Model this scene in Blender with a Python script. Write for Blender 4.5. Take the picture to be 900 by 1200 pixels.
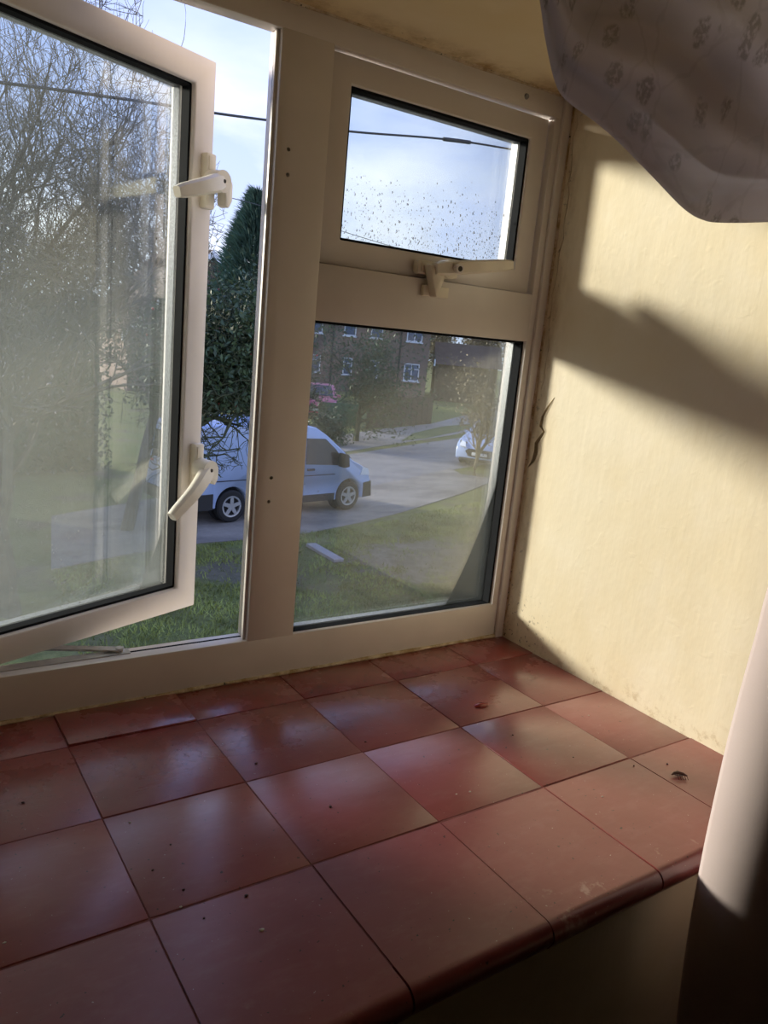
import bpy, bmesh, math, random
import numpy as np
from mathutils import Vector, Matrix
random.seed(7); rng = np.random.default_rng(7)
for o in list(bpy.data.objects): bpy.data.objects.remove(o)
SC = bpy.context.scene
COL = SC.collection

# ------------------------------------------------------------------ camera
CAMF = 916.6                                   # focal length in pixels of the 900x1200 frame
CAMP = Vector((-0.9473, -0.9576, 0.5025))
CR = Vector((0.83083, -0.54874, 0.09271)); CU = Vector((0.04605, 0.23382, 0.97119)); CB = Vector((-0.55461, -0.80263, 0.21953))
cam = bpy.data.cameras.new('camera'); co = bpy.data.objects.new('camera', cam); COL.objects.link(co)
cam.sensor_fit = 'VERTICAL'; cam.sensor_height = 36; cam.sensor_width = 27; cam.lens = CAMF / 1200 * 36
cam.clip_start = 0.02; cam.clip_end = 500
co.matrix_world = Matrix(((CR.x, CU.x, CB.x, CAMP.x), (CR.y, CU.y, CB.y, CAMP.y), (CR.z, CU.z, CB.z, CAMP.z), (0, 0, 0, 1)))
SC.camera = co
def ray(u, v): return (CR * ((u - 450) / CAMF) - CU * ((v - 600) / CAMF) - CB).normalized()
def on_y(u, v, y): d = ray(u, v); return CAMP + d * ((y - CAMP.y) / d.y)
def on_x(u, v, x): d = ray(u, v); return CAMP + d * ((x - CAMP.x) / d.x)
def on_z(u, v, z): d = ray(u, v); return CAMP + d * ((z - CAMP.z) / d.z)
GZ = 0.5025 - 4.0                              # street level, camera stands on the upper floor
def ground(u, v): return on_z(u, v, GZ)

# ------------------------------------------------------------------ light
SUN_DIR = Vector((0.73, -1.0, -0.275)).normalized()
sl = bpy.data.lights.new('sun_offscreen', 'SUN'); sl.energy = 8.5; sl.color = (1.0, 0.89, 0.74); sl.angle = math.radians(9)
so = bpy.data.objects.new('sun_offscreen', sl); COL.objects.link(so); so.rotation_euler = SUN_DIR.to_track_quat('-Z', 'Y').to_euler()
so.location = (-20, 25, 8)
W = bpy.data.worlds.new('sky'); SC.world = W; W.use_nodes = True
def build_sky():
    nt = W.node_tree; N = nt.nodes; L = nt.links; N.clear()
    out = N.new('ShaderNodeOutputWorld'); bg = N.new('ShaderNodeBackground'); bg.inputs['Strength'].default_value = 1.45
    tc = N.new('ShaderNodeTexCoord'); sp = N.new('ShaderNodeSeparateXYZ'); L.new(tc.outputs['Generated'], sp.inputs[0])
    rp = N.new('ShaderNodeValToRGB'); L.new(sp.outputs['Z'], rp.inputs[0])
    e = rp.color_ramp.elements
    e[0].position = 0.0; e[0].color = (0.58, 0.66, 0.86, 1); e[1].position = 1.0; e[1].color = (0.22, 0.34, 0.78, 1)
    m = rp.color_ramp.elements.new(0.3); m.color = (0.38, 0.49, 0.88, 1)
    mp = N.new('ShaderNodeMapping'); mp.inputs['Scale'].default_value = (1.0, 1.0, 2.4); mp.inputs['Location'].default_value = (0.35, 0.1, 0.0)
    L.new(tc.outputs['Generated'], mp.inputs[0])
    ns = N.new('ShaderNodeTexNoise'); ns.inputs['Scale'].default_value = 2.6; ns.inputs['Detail'].default_value = 6; ns.inputs['Roughness'].default_value = 0.5
    L.new(mp.outputs[0], ns.inputs[0])
    r2 = N.new('ShaderNodeValToRGB'); r2.color_ramp.elements[0].position = 0.47; r2.color_ramp.elements[1].position = 0.66
    L.new(ns.outputs['Fac'], r2.inputs[0])
    mr = N.new('ShaderNodeMapRange'); mr.interpolation_type = 'SMOOTHSTEP'; L.new(sp.outputs['Z'], mr.inputs[0])
    for k_, q_ in enumerate((0.36, 0.14, 0.12, 1.0)): mr.inputs[1 + k_].default_value = q_
    mu = N.new('ShaderNodeMath'); mu.operation = 'MULTIPLY'; L.new(r2.outputs[0], mu.inputs[0]); L.new(mr.outputs[0], mu.inputs[1])
    mx = N.new('ShaderNodeMixRGB'); mx.inputs[2].default_value = (0.95, 0.96, 1.0, 1)
    L.new(mu.outputs[0], mx.inputs[0]); L.new(rp.outputs[0], mx.inputs[1]); L.new(mx.outputs[0], bg.inputs[0]); L.new(bg.outputs[0], out.inputs[0])
build_sky()
SC.view_settings.view_transform = 'Standard'; SC.view_settings.look = 'None'; SC.view_settings.gamma = 1.0
SC.view_settings.use_curve_mapping = False; SC.view_settings.exposure = 0.12

# ------------------------------------------------------------------ materials
class NT:
    def __init__(s, name):
        s.m = bpy.data.materials.new(name); s.m.use_nodes = True; s.t = s.m.node_tree; s.N = s.t.nodes; s.N.clear()
        s.out = s.N.new('ShaderNodeOutputMaterial'); s._tc = None
    def n(s, kind, **kw):
        x = s.N.new('ShaderNode' + kind)
        for k, v in kw.items():
            if hasattr(x, k) and k not in x.inputs: setattr(x, k, v)
            else: x.inputs[k].default_value = v
        return x
    def l(s, a, b): s.t.links.new(a, b)
    def co(s):
        if not s._tc: s._tc = s.n('TexCoord')
        return s._tc.outputs['Object']
    def noise(s, scale, detail=4, rough=0.55, stretch=None, dist=0.0):
        x = s.n('TexNoise'); x.inputs['Scale'].default_value = scale; x.inputs['Detail'].default_value = detail
        x.inputs['Roughness'].default_value = rough; x.inputs['Distortion'].default_value = dist
        if stretch:
            mp = s.n('Mapping'); mp.inputs['Scale'].default_value = stretch; s.l(s.co(), mp.inputs[0]); s.l(mp.outputs[0], x.inputs[0])
        else: s.l(s.co(), x.inputs[0])
        return x.outputs['Fac']
    def ramp(s, fac, a, b, ca=(0, 0, 0, 1), cb=(1, 1, 1, 1)):
        r = s.n('ValToRGB'); e = r.color_ramp.elements; e[0].position = a; e[1].position = b; e[0].color = ca; e[1].color = cb
        s.l(fac, r.inputs[0]); return r.outputs[0]
    def mix(s, fac, a, b, blend='MIX'):
        x = s.n('MixRGB'); x.blend_type = blend
        for i, v in ((0, fac), (1, a), (2, b)):
            if hasattr(v, 'is_linked'): s.l(v, x.inputs[i])
            elif i == 0: x.inputs[0].default_value = v
            else: x.inputs[i].default_value = (*v[:3], 1)
        return x.outputs[0]
    def math(s, op, a, b=None, clamp=False):
        x = s.n('Math'); x.operation = op; x.use_clamp = clamp
        for i, v in ((0, a), (1, b)):
            if v is None: continue
            if hasattr(v, 'is_linked'): s.l(v, x.inputs[i])
            else: x.inputs[i].default_value = v
        return x.outputs[0]
    def xyz(s):
        x = s.n('SeparateXYZ'); s.l(s.co(), x.inputs[0]); return x.outputs
    def maprange(s, v, a, b, c=0.0, d=1.0):
        x = s.n('MapRange'); x.interpolation_type = 'SMOOTHSTEP'
        s.l(v, x.inputs[0])
        for i, q in enumerate((a, b, c, d)): x.inputs[1 + i].default_value = q
        return x.outputs[0]
    def bump(s, h, strength=0.3, dist=0.002, prev=None):
        b = s.n('Bump'); b.inputs['Strength'].default_value = strength; b.inputs['Distance'].default_value = dist; s.l(h, b.inputs['Height'])
        if prev is not None: s.l(prev, b.inputs['Normal'])
        return b.outputs[0]
    def principled(s, col, rough=0.5, metal=0.0, spec=0.5, normal=None, coat=0.0, coat_rough=0.1):
        p = s.n('BsdfPrincipled'); p.inputs['Metallic'].default_value = metal; p.inputs['Specular IOR Level'].default_value = spec
        p.inputs['Coat Weight'].default_value = coat; p.inputs['Coat Roughness'].default_value = coat_rough
        if hasattr(col, 'is_linked'): s.l(col, p.inputs['Base Color'])
        else: p.inputs['Base Color'].default_value = (*col[:3], 1)
        if hasattr(rough, 'is_linked'): s.l(rough, p.inputs['Roughness'])
        else: p.inputs['Roughness'].default_value = rough
        if normal is not None: s.l(normal, p.inputs['Normal'])
        s.l(p.outputs[0], s.out.inputs[0]); return p
M = {}
def simple(name, col, rough=0.5, metal=0.0, spec=0.5, var=0.12, scale=30, bump=0.0, coat=0.0):
    t = NT(name); f = t.noise(scale)
    c = t.mix(t.ramp(f, 0.3, 0.7), tuple(x * (1 - var) for x in col), tuple(min(1, x * (1 + var)) for x in col))
    nrm = t.bump(t.noise(scale * 4), bump, 0.002) if bump else None
    t.principled(c, rough, metal, spec, nrm, coat); M[name] = t.m; return t.m
simple('upvc', (0.74, 0.69, 0.66), 0.32, var=0.05, scale=9)
simple('upvc_handle', (0.84, 0.78, 0.66), 0.35, var=0.06, scale=25)
simple('black_rubber', (0.008, 0.009, 0.012), 0.85, spec=0.15, var=0.2)
simple('spacer', (0.33, 0.34, 0.36), 0.4, metal=0.3, var=0.25, scale=300)
simple('steel', (0.55, 0.54, 0.53), 0.35, metal=0.8, var=0.2)
simple('screw_dark', (0.03, 0.025, 0.02), 0.7)
simple('crack_dirt', (0.055, 0.038, 0.024), 0.95, var=0.4, scale=120)
simple('plastic_dark', (0.02, 0.02, 0.023), 0.5)
simple('van_paint', (0.40, 0.51, 0.76), 0.3, var=0.04, scale=2, coat=0.4)
simple('van_glass', (0.015, 0.02, 0.025), 0.12, var=0.3, scale=2)
simple('tyre', (0.014, 0.014, 0.015), 0.8, var=0.2)
simple('alloy', (0.45, 0.46, 0.48), 0.35, metal=0.6)
simple('lamp_glass', (0.75, 0.78, 0.82), 0.12, var=0.05)
simple('red_lamp', (0.45, 0.03, 0.02), 0.2)
simple('orange_lamp', (0.8, 0.18, 0.02), 0.25)
simple('yellow_plate', (0.85, 0.66, 0.08), 0.4)
simple('white_plate', (0.8, 0.8, 0.8), 0.4)
simple('pink_paint', (0.55, 0.10, 0.16), 0.35, var=0.1, scale=3)
simple('blue_plastic', (0.25, 0.5, 0.75), 0.5, var=0.2, scale=3)
simple('green_board', (0.05, 0.14, 0.07), 0.7)
simple('bark', (0.12, 0.105, 0.08), 0.9, var=0.35, scale=8)
simple('bark_moss', (0.065, 0.075, 0.040), 0.9, var=0.4, scale=6)
simple('leaf_dark', (0.055, 0.09, 0.042), 0.6, var=0.45, scale=5)
simple('leaf_brown', (0.17, 0.135, 0.075), 0.7, var=0.35, scale=5)
simple('berry', (0.45, 0.05, 0.06), 0.4)
simple('conifer', (0.07, 0.13, 0.10), 0.8, var=0.4, scale=3)
simple('house_white', (0.78, 0.80, 0.84), 0.5, var=0.04)
simple('house_pane', (0.10, 0.15, 0.24), 0.08, var=0.4, scale=1.2)
simple('drainpipe', (0.03, 0.03, 0.035), 0.5)
simple('roof_tile', (0.12, 0.075, 0.055), 0.85, var=0.3, scale=3)
simple('fence_wood', (0.075, 0.055, 0.042), 0.9, var=0.3, scale=4)
simple('cable', (0.03, 0.03, 0.033), 0.6)
simple('pole_wood', (0.12, 0.10, 0.07), 0.9, var=0.2, scale=3)
simple('plank', (0.42, 0.38, 0.36), 0.8, var=0.15, scale=12)
simple('grass_blade', (0.27, 0.31, 0.08), 0.7, var=0.5, scale=1.6)
simple('insect', (0.075, 0.020, 0.014), 0.5, var=0.5, scale=200)
simple('chip_white', (0.8, 0.75, 0.68), 0.8)
simple('plaster_crumb', (0.42, 0.33, 0.2), 0.9, var=0.4, scale=150)
simple('red_flake', (0.22, 0.02, 0.016), 0.25, var=0.3, scale=100)
simple('floor_boards', (0.20, 0.13, 0.08), 0.6, var=0.25, scale=6)
simple('room_wall', (0.78, 0.66, 0.50), 0.8, var=0.05, scale=3)

def m_brick():
    t = NT('house_brick'); b = t.n('TexBrick'); t.l(t.co(), b.inputs[0])
    mp = t.n('Mapping'); mp.inputs['Rotation'].default_value = (math.pi / 2, 0, 0); t.l(t.co(), mp.inputs[0]); t.l(mp.outputs[0], b.inputs[0])
    b.inputs['Color1'].default_value = (0.20, 0.125, 0.10, 1); b.inputs['Color2'].default_value = (0.26, 0.16, 0.125, 1); b.inputs['Mortar'].default_value = (0.28, 0.25, 0.22, 1)
    b.inputs['Scale'].default_value = 1.0; b.inputs['Brick Width'].default_value = 0.225; b.inputs['Row Height'].default_value = 0.075; b.inputs['Mortar Size'].default_value = 0.008
    t.principled(b.outputs[0], 0.9); M['house_brick'] = t.m
m_brick()
def m_plaster(name, base, stain_window=False, soffit=False):
    t = NT(name); x, y, z = t.xyz()
    big = t.ramp(t.noise(3.2, 5, 0.6), 0.35, 0.7)
    c = t.mix(big, base, (base[0] * 0.94, base[1] * 0.89, base[2] * 0.78))
    c = t.mix(t.math('MULTIPLY', t.ramp(t.noise(11, 4, 0.6), 0.5, 0.72), 0.35), c, (min(1, base[0] * 1.06), min(1, base[1] * 1.08), min(1, base[2] * 1.18)))
    if stain_window:
        # grey-brown grime with its own ragged edge down the frame joint and along the sill
        near = t.maprange(y, -0.075, -0.005)
        c = t.mix(t.math('MULTIPLY', near, t.ramp(t.noise(26, 5, 0.7, (1, 1, 0.35)), 0.38, 0.72)), c, (0.42, 0.31, 0.18))
        low = t.maprange(z, 0.06, 0.0)
        c = t.mix(t.math('MULTIPLY', low, t.ramp(t.noise(48, 5, 0.75), 0.52, 0.70)), c, (0.52, 0.40, 0.25))
        corner = t.math('MULTIPLY', t.maprange(z, 0.13, 0.02), t.maprange(y, -0.16, -0.01))
        spk = t.ramp(t.noise(170, 3, 0.6), 0.62, 0.66)
        c = t.mix(t.math('MULTIPLY', corner, spk), c, (0.05, 0.035, 0.02))
        thin = t.math('MULTIPLY', t.maprange(y, -0.04, -0.015), t.ramp(t.noise(95, 4, 0.7), 0.60, 0.68))
        c = t.mix(t.math('MULTIPLY', thin, 0.55), c, (0.06, 0.045, 0.03))
    if soffit:
        band = t.math('MULTIPLY', t.maprange(y, -0.065, 0.0), t.ramp(t.noise(9, 6, 0.7), 0.46, 0.62))
        c = t.mix(band, c, (0.36, 0.22, 0.09))
        spk = t.math('MULTIPLY', t.maprange(y, -0.05, 0.0), t.ramp(t.noise(80, 4, 0.7), 0.64, 0.70))
        c = t.mix(spk, c, (0.05, 0.035, 0.02))
    b1 = t.bump(t.noise(90, 5, 0.65, (1, 1, 0.12)), 0.28, 0.0012)
    b2 = t.bump(t.noise(14, 4, 0.6, (1, 1, 0.6)), 0.30, 0.005, b1)
    b3 = t.bump(t.ramp(t.noise(38, 2, 0.5, None, 0.6), 0.62, 0.72), 0.14, 0.0007, b2)
    t.principled(c, 0.62, normal=b3, spec=0.3); M[name] = t.m
m_plaster('plaster_reveal', (0.79, 0.70, 0.54), stain_window=True)
m_plaster('plaster_soffit', (0.74, 0.61, 0.40), soffit=True)
m_plaster('plaster_wall', (0.68, 0.60, 0.45))
def m_caulk():
    t = NT('sealant'); f = t.noise(45, 5, 0.7)
    c = t.mix(t.ramp(f, 0.40, 0.60), (0.66, 0.56, 0.42), (0.36, 0.25, 0.12))
    c = t.mix(t.ramp(t.noise(160, 3), 0.66, 0.70), c, (0.03, 0.025, 0.02))
    t.principled(c, 0.7, normal=t.bump(t.noise(120), 0.6, 0.002)); M['sealant'] = t.m
m_caulk()
def m_tile():
    t = NT('red_tile_paint'); ob = t.n('ObjectInfo'); x, y, z = t.xyz()
    gn = t.n('NewGeometry'); sp = t.n('SeparateXYZ'); t.l(gn.outputs['Position'], sp.inputs[0])
    mpw = t.n('Mapping'); t.l(gn.outputs['Position'], mpw.inputs[0])
    def wn(scale, detail=4, rough=0.6, st=(1, 1, 1)):
        mp = t.n('Mapping'); mp.inputs['Scale'].default_value = st; t.l(gn.outputs['Position'], mp.inputs[0])
        n = t.n('TexNoise'); n.inputs['Scale'].default_value = scale; n.inputs['Detail'].default_value = detail; n.inputs['Roughness'].default_value = rough
        t.l(mp.outputs[0], n.inputs[0]); return n.outputs['Fac']
    base = t.mix(ob.outputs['Random'], (0.29, 0.056, 0.056), (0.325, 0.068, 0.066))
    c = t.mix(t.ramp(wn(9, 5), 0.35, 0.7), base, (0.265, 0.048, 0.044))
    c = t.mix(t.math('MULTIPLY', t.ramp(wn(24, 6, 0.7, (1, 2.2, 1)), 0.50, 0.72), 0.35), c, (0.38, 0.15, 0.14))   # dry chalky scuffs
    wetz = t.math('MULTIPLY', t.maprange(sp.outputs['Y'], -0.27, -0.06), t.ramp(wn(7, 5, 0.65), 0.40, 0.58))
    c = t.mix(wetz, c, (0.215, 0.024, 0.022))                                                                  # damp paint by the frame
    dirt = t.math('MULTIPLY', t.maprange(sp.outputs['Y'], -0.30, -0.02), t.ramp(wn(130, 4, 0.7), 0.56, 0.66))
    c = t.mix(t.math('MULTIPLY', dirt, 0.55), c, (0.055, 0.018, 0.014))
    c = t.mix(t.math('MULTIPLY', t.maprange(sp.outputs['Y'], -0.50, -0.545), t.ramp(wn(16, 5, 0.7), 0.60, 0.66)), c, (0.45, 0.24, 0.20))
    c = t.mix(t.ramp(wn(260, 2), 0.735, 0.75), c, (0.55, 0.42, 0.38))
    c = t.mix(t.ramp(wn(150, 2), 0.70, 0.73), c, (0.06, 0.015, 0.012))
    r = t.mix(t.ramp(wn(13, 5, 0.65, (0.5, 1.6, 1)), 0.35, 0.70), (0.30,) * 3, (0.46,) * 3)
    r = t.mix(wetz, r, (0.13,) * 3)
    b = t.bump(wn(60, 4, 0.6, (0.25, 1.5, 1)), 0.22, 0.0012); b = t.bump(wn(12, 3), 0.30, 0.004, b); b = t.bump(dirt, 0.35, 0.0015, b)
    t.principled(c, r, normal=b, spec=0.6, coat=0.8, coat_rough=0.28); M['red_tile_paint'] = t.m
    t = NT('grout'); t.principled(t.mix(t.ramp(t.noise(60), 0.35, 0.65), (0.15, 0.032, 0.028), (0.25, 0.07, 0.062)), 0.7); M['grout'] = t.m
m_tile()
def m_curtain(name, col, dark, trans=0.35, pattern=True, sheer=0.0):
    t = NT(name)
    uv = t.n('TexCoord').outputs['UV']
    c = None
    if pattern:
        v = t.n('TexVoronoi'); v.inputs['Scale'].default_value = 9; v.inputs['Randomness'].default_value = 0.9
        dn = t.n('TexNoise'); dn.inputs['Scale'].default_value = 14; t.l(uv, dn.inputs[0])
        mx = t.n('MixRGB'); mx.inputs[0].default_value = 0.06; t.l(uv, mx.inputs[1]); t.l(dn.outputs['Color'], mx.inputs[2])
        t.l(mx.outputs[0], v.inputs[0])
        blob = t.ramp(v.outputs['Distance'], 0.27, 0.36, (1, 1, 1, 1), (0, 0, 0, 1))
        fine = t.n('TexNoise'); fine.inputs['Scale'].default_value = 60; fine.inputs['Detail'].default_value = 3; t.l(uv, fine.inputs[0])
        leaf = t.math('MULTIPLY', blob, t.ramp(fine.outputs['Fac'], 0.35, 0.55))
        v2 = t.n('TexVoronoi'); v2.feature = 'DISTANCE_TO_EDGE'; v2.inputs['Scale'].default_value = 4.2; t.l(mx.outputs[0], v2.inputs[0])
        stem = t.ramp(v2.outputs['Distance'], 0.012, 0.03, (1, 1, 1, 1), (0, 0, 0, 1))
        fac = t.math('MAXIMUM', leaf, t.math('MULTIPLY', stem, 0.22))
        c = t.mix(fac, col, dark)
    else:
        f = t.noise(5); c = t.mix(t.ramp(f, 0.3, 0.7), col, dark)
    w = t.n('TexWave'); w.inputs['Scale'].default_value = 60; w.inputs['Distortion'].default_value = 1.0; t.l(uv, w.inputs[0])
    b = t.bump(w.outputs['Fac'], 0.10, 0.001)
    d = t.n('BsdfDiffuse'); t.l(c, d.inputs[0]); t.l(b, d.inputs['Normal'])
    tr = t.n('BsdfTranslucent'); t.l(c, tr.inputs[0])
    sh = t.n('MixShader'); sh.inputs[0].default_value = trans; t.l(d.outputs[0], sh.inputs[1]); t.l(tr.outputs[0], sh.inputs[2])
    last = sh.outputs[0]
    if sheer:
        tp = t.n('BsdfTransparent'); s3 = t.n('MixShader'); s3.inputs[0].default_value = sheer; t.l(last, s3.inputs[1]); t.l(tp.outputs[0], s3.inputs[2]); last = s3.outputs[0]
    t.l(last, t.out.inputs[0]); M[name] = t.m
m_curtain('curtain_lace', (0.83, 0.78, 0.86), (0.49, 0.45, 0.50), 0.60, True, 0.14)
m_curtain('curtain_plain', (0.66, 0.55, 0.53), (0.60, 0.49, 0.48), 0.12, False)
def m_glass(name, haze=0.0, tint=(0.95, 0.97, 0.97), mode=None):
    t = NT(name)
    tr = t.n('BsdfTransparent'); tr.inputs[0].default_value = (*tint, 1)
    gl = t.n('BsdfGlossy'); gl.inputs['Roughness'].default_value = 0.0
    fr = t.n('Fresnel'); fr.inputs['IOR'].default_value = 1.45
    sh = t.n('MixShader'); t.l(fr.outputs[0], sh.inputs[0]); t.l(tr.outputs[0], sh.inputs[1]); t.l(gl.outputs[0], sh.inputs[2])
    last = sh.outputs[0]
    if mode:
        x, y, z = t.xyz()
        cl = t.ramp(t.noise(5.5, 5, 0.6), 0.36, 0.66)
        str_ = t.ramp(t.noise(16, 4, 0.6, (1, 1, 0.10)), 0.40, 0.72)
        if mode == 'sash':
            low = t.maprange(z, 0.72, 0.40, 0.0, 1.0); left = t.maprange(x, 0.34, 0.12)
            m = t.math('MULTIPLY', t.math('MAXIMUM', low, t.math('MULTIPLY', left, 0.45)), t.math('ADD', t.math('MULTIPLY', cl, 0.30), t.math('ADD', t.math('MULTIPLY', left, 0.45), 0.30)))
            m = t.math('ADD', m, t.math('MULTIPLY', t.math('MULTIPLY', str_, low), 0.16))
        elif mode == 'fan':
            m = t.math('MULTIPLY', t.maprange(z, 0.76, 0.62), t.math('ADD', t.math('MULTIPLY', t.math('MULTIPLY', cl, str_), 0.6), 0.12))
        else:
            m = t.math('ADD', t.math('MULTIPLY', cl, 0.25), 0.35)
        m = t.math('MULTIPLY', m, haze, True)
        df = t.n('BsdfDiffuse'); df.inputs[0].default_value = (0.46, 0.50, 0.50, 1)
        tl = t.n('BsdfTranslucent'); tl.inputs[0].default_value = (0.46, 0.50, 0.50, 1)
        s1 = t.n('MixShader'); s1.inputs[0].default_value = 0.35; t.l(df.outputs[0], s1.inputs[1]); t.l(tl.outputs[0], s1.inputs[2])
        s2 = t.n('MixShader'); t.l(m, s2.inputs[0]); t.l(last, s2.inputs[1]); t.l(s1.outputs[0], s2.inputs[2]); last = s2.outputs[0]
    t.l(last, t.out.inputs[0]); M[name] = t.m
m_glass('glass_clear'); m_glass('glass_sash', 0.17, mode='sash'); m_glass('glass_fan', 0.25, mode='fan'); m_glass('glass_fixed', 0.07, mode='fixed')
def m_water():
    t = NT('water_drop'); g = t.n('BsdfGlass'); g.inputs['IOR'].default_value = 1.33; g.inputs['Roughness'].default_value = 0.02
    t.l(g.outputs[0], t.out.inputs[0]); M['water_drop'] = t.m
m_water()
def m_ground():
    t = NT('lawn_ground'); x, y, z = t.xyz()
    g = t.mix(t.ramp(t.noise(0.9, 6, 0.65), 0.35, 0.65), (0.18, 0.21, 0.07), (0.25, 0.25, 0.10))
    earth = (0.20, 0.165, 0.125)
    n = t.noise(0.55, 5, 0.6); c = t.mix(t.ramp(n, 0.55, 0.68), g, earth)
    # the worn bare patch across the front lawn
    b = ground(525, 655); dx = t.math('SUBTRACT', x, b.x); dy = t.math('SUBTRACT', y, b.y)
    r = t.math('SQRT', t.math('ADD', t.math('MULTIPLY', t.math('MULTIPLY', dx, dx), 0.45), t.math('MULTIPLY', dy, dy)))
    r = t.math('ADD', r, t.math('MULTIPLY', t.math('SUBTRACT', t.noise(1.6, 7, 0.7), 0.5), 3.4))
    c = t.mix(t.math('MULTIPLY', t.maprange(r, 1.7, 1.0), 0.9), c, t.mix(t.ramp(t.noise(3.5, 6, 0.7), 0.35, 0.65), (0.20, 0.165, 0.125), (0.33, 0.285, 0.225)))
    b = ground(258, 672); dx = t.math('SUBTRACT', x, b.x); dy = t.math('SUBTRACT', y, b.y)
    r = t.math('SQRT', t.math('ADD', t.math('MULTIPLY', dx, dx), t.math('MULTIPLY', dy, dy)))
    r = t.math('ADD', r, t.math('MULTIPLY', t.math('SUBTRACT', t.noise(2.5, 5, 0.6), 0.5), 1.6))
    c = t.mix(t.math('MULTIPLY', t.maprange(r, 0.75, 0.4), 0.8), c, (0.19, 0.165, 0.14))
    c = t.mix(t.ramp(t.noise(9, 5, 0.7), 0.4, 0.7), c, t.mix(0.5, c, (0.06, 0.07, 0.03)))
    t.principled(c, 0.95, normal=t.bump(t.noise(14, 6, 0.7), 0.8, 0.06), spec=0.1); M['lawn_ground'] = t.m
    for nm, a, bb in (('tarmac', (0.21, 0.20, 0.20), (0.31, 0.29, 0.275)), ('dirt_drive', (0.19, 0.17, 0.15), (0.36, 0.32, 0.27)), ('pavement', (0.26, 0.24, 0.215), (0.34, 0.31, 0.28)), ('verge_grass', (0.10, 0.14, 0.04), (0.16, 0.18, 0.06))):
        t = NT(nm); c = t.mix(t.ramp(t.noise(0.8, 7, 0.65, (1, 1.6, 1)), 0.36, 0.66), a, bb)
        t.principled(c, 0.8, normal=t.bump(t.noise(12, 5), 0.6, 0.03), spec=0.3); M[nm] = t.m
m_ground()

# ------------------------------------------------------------------ mesh helpers
def finish(name, bm, mat, parent=None, smooth=None, mw=None):
    me = bpy.data.meshes.new(name); bmesh.ops.recalc_face_normals(bm, faces=bm.faces[:]); bm.to_mesh(me); bm.free()
    return link(name, me, mat, parent, smooth)
def link(name, me, mat, parent=None, smooth=None):
    if mat: me.materials.append(M[mat] if isinstance(mat, str) else mat)
    if smooth is not None:
        me.polygons.foreach_set('use_smooth', [True] * len(me.polygons))
        me.set_sharp_from_angle(angle=math.radians(smooth))
    o = bpy.data.objects.new(name, me); COL.objects.link(o)
    if parent: o.parent = parent
    return o
def pyd(name, v, f, mat, parent=None, smooth=None):
    bm = bmesh.new(); vs = [bm.verts.new(p) for p in v]
    for q in f:
        try: bm.faces.new([vs[i] for i in q])
        except ValueError: pass
    return finish(name, bm, mat, parent, smooth)
def raw(name, v, f, mat, parent=None, smooth=None):
    me = bpy.data.meshes.new(name); me.from_pydata(v, [], f); me.update(); return link(name, me, mat, parent, smooth)
def bbox(bm, x0, x1, y0, y1, z0, z1, bev=0.0, seg=2):
    vs = [bm.verts.new(p) for p in ((x0, y0, z0), (x1, y0, z0), (x1, y1, z0), (x0, y1, z0), (x0, y0, z1), (x1, y0, z1), (x1, y1, z1), (x0, y1, z1))]
    fs = [bm.faces.new([vs[i] for i in q]) for q in ((0, 3, 2, 1), (4, 5, 6, 7), (0, 1, 5, 4), (1, 2, 6, 5), (2, 3, 7, 6), (3, 0, 4, 7))]
    if bev:
        es = list({e for q in fs for e in q.edges}); bmesh.ops.bevel(bm, geom=es, offset=bev, segments=seg, profile=0.5, affect='EDGES')
def box(name, x0, x1, y0, y1, z0, z1, mat, parent=None, bev=0.0, seg=2):
    bm = bmesh.new(); bbox(bm, x0, x1, y0, y1, z0, z1, bev, seg); return finish(name, bm, mat, parent, 40 if bev else None)
def tube_data(pts, rad, n=6, caps=True, v=None, f=None):
    if v is None: v, f = [], []
    base = len(v); P = [Vector(p) for p in pts]; K = len(P)
    for i, p in enumerate(P):
        d = (P[min(i + 1, K - 1)] - P[max(i - 1, 0)]).normalized()
        a = d.cross(Vector((0, 0, 1)));
        if a.length < 1e-3: a = d.cross(Vector((1, 0, 0)))
        a.normalize(); b = d.cross(a); r = rad[i] if hasattr(rad, '__len__') else rad
        for k in range(n):
            t = 2 * math.pi * k / n; q = p + a * (r * math.cos(t)) + b * (r * math.sin(t)); v.append((q.x, q.y, q.z))
    for i in range(K - 1):
        for k in range(n):
            k2 = (k + 1) % n; f.append((base + i * n + k, base + i * n + k2, base + (i + 1) * n + k2, base + (i + 1) * n + k))
    if caps:
        f.append(tuple(base + k for k in range(n))[::-1]); f.append(tuple(base + (K - 1) * n + k for k in range(n)))
    return v, f
def tube(name, pts, rad, mat, parent=None, n=8):
    v, f = tube_data(pts, rad, n); return pyd(name, v, f, mat, parent, 50)
def empty(name, loc=(0, 0, 0), rz=0.0, parent=None):
    o = bpy.data.objects.new(name, None); COL.objects.link(o); o.location = loc; o.rotation_euler = (0, 0, rz); o.empty_display_size = 0.1
    if parent: o.parent = parent
    return o
def tag(o, label=None, cat=None, group=None, kind=None):
    if label: o['label'] = label
    if cat: o['category'] = cat
    if group: o['group'] = group
    if kind: o['kind'] = kind
    return o
def struct(o, label=None): return tag(o, label, None, None, 'structure')
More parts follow.
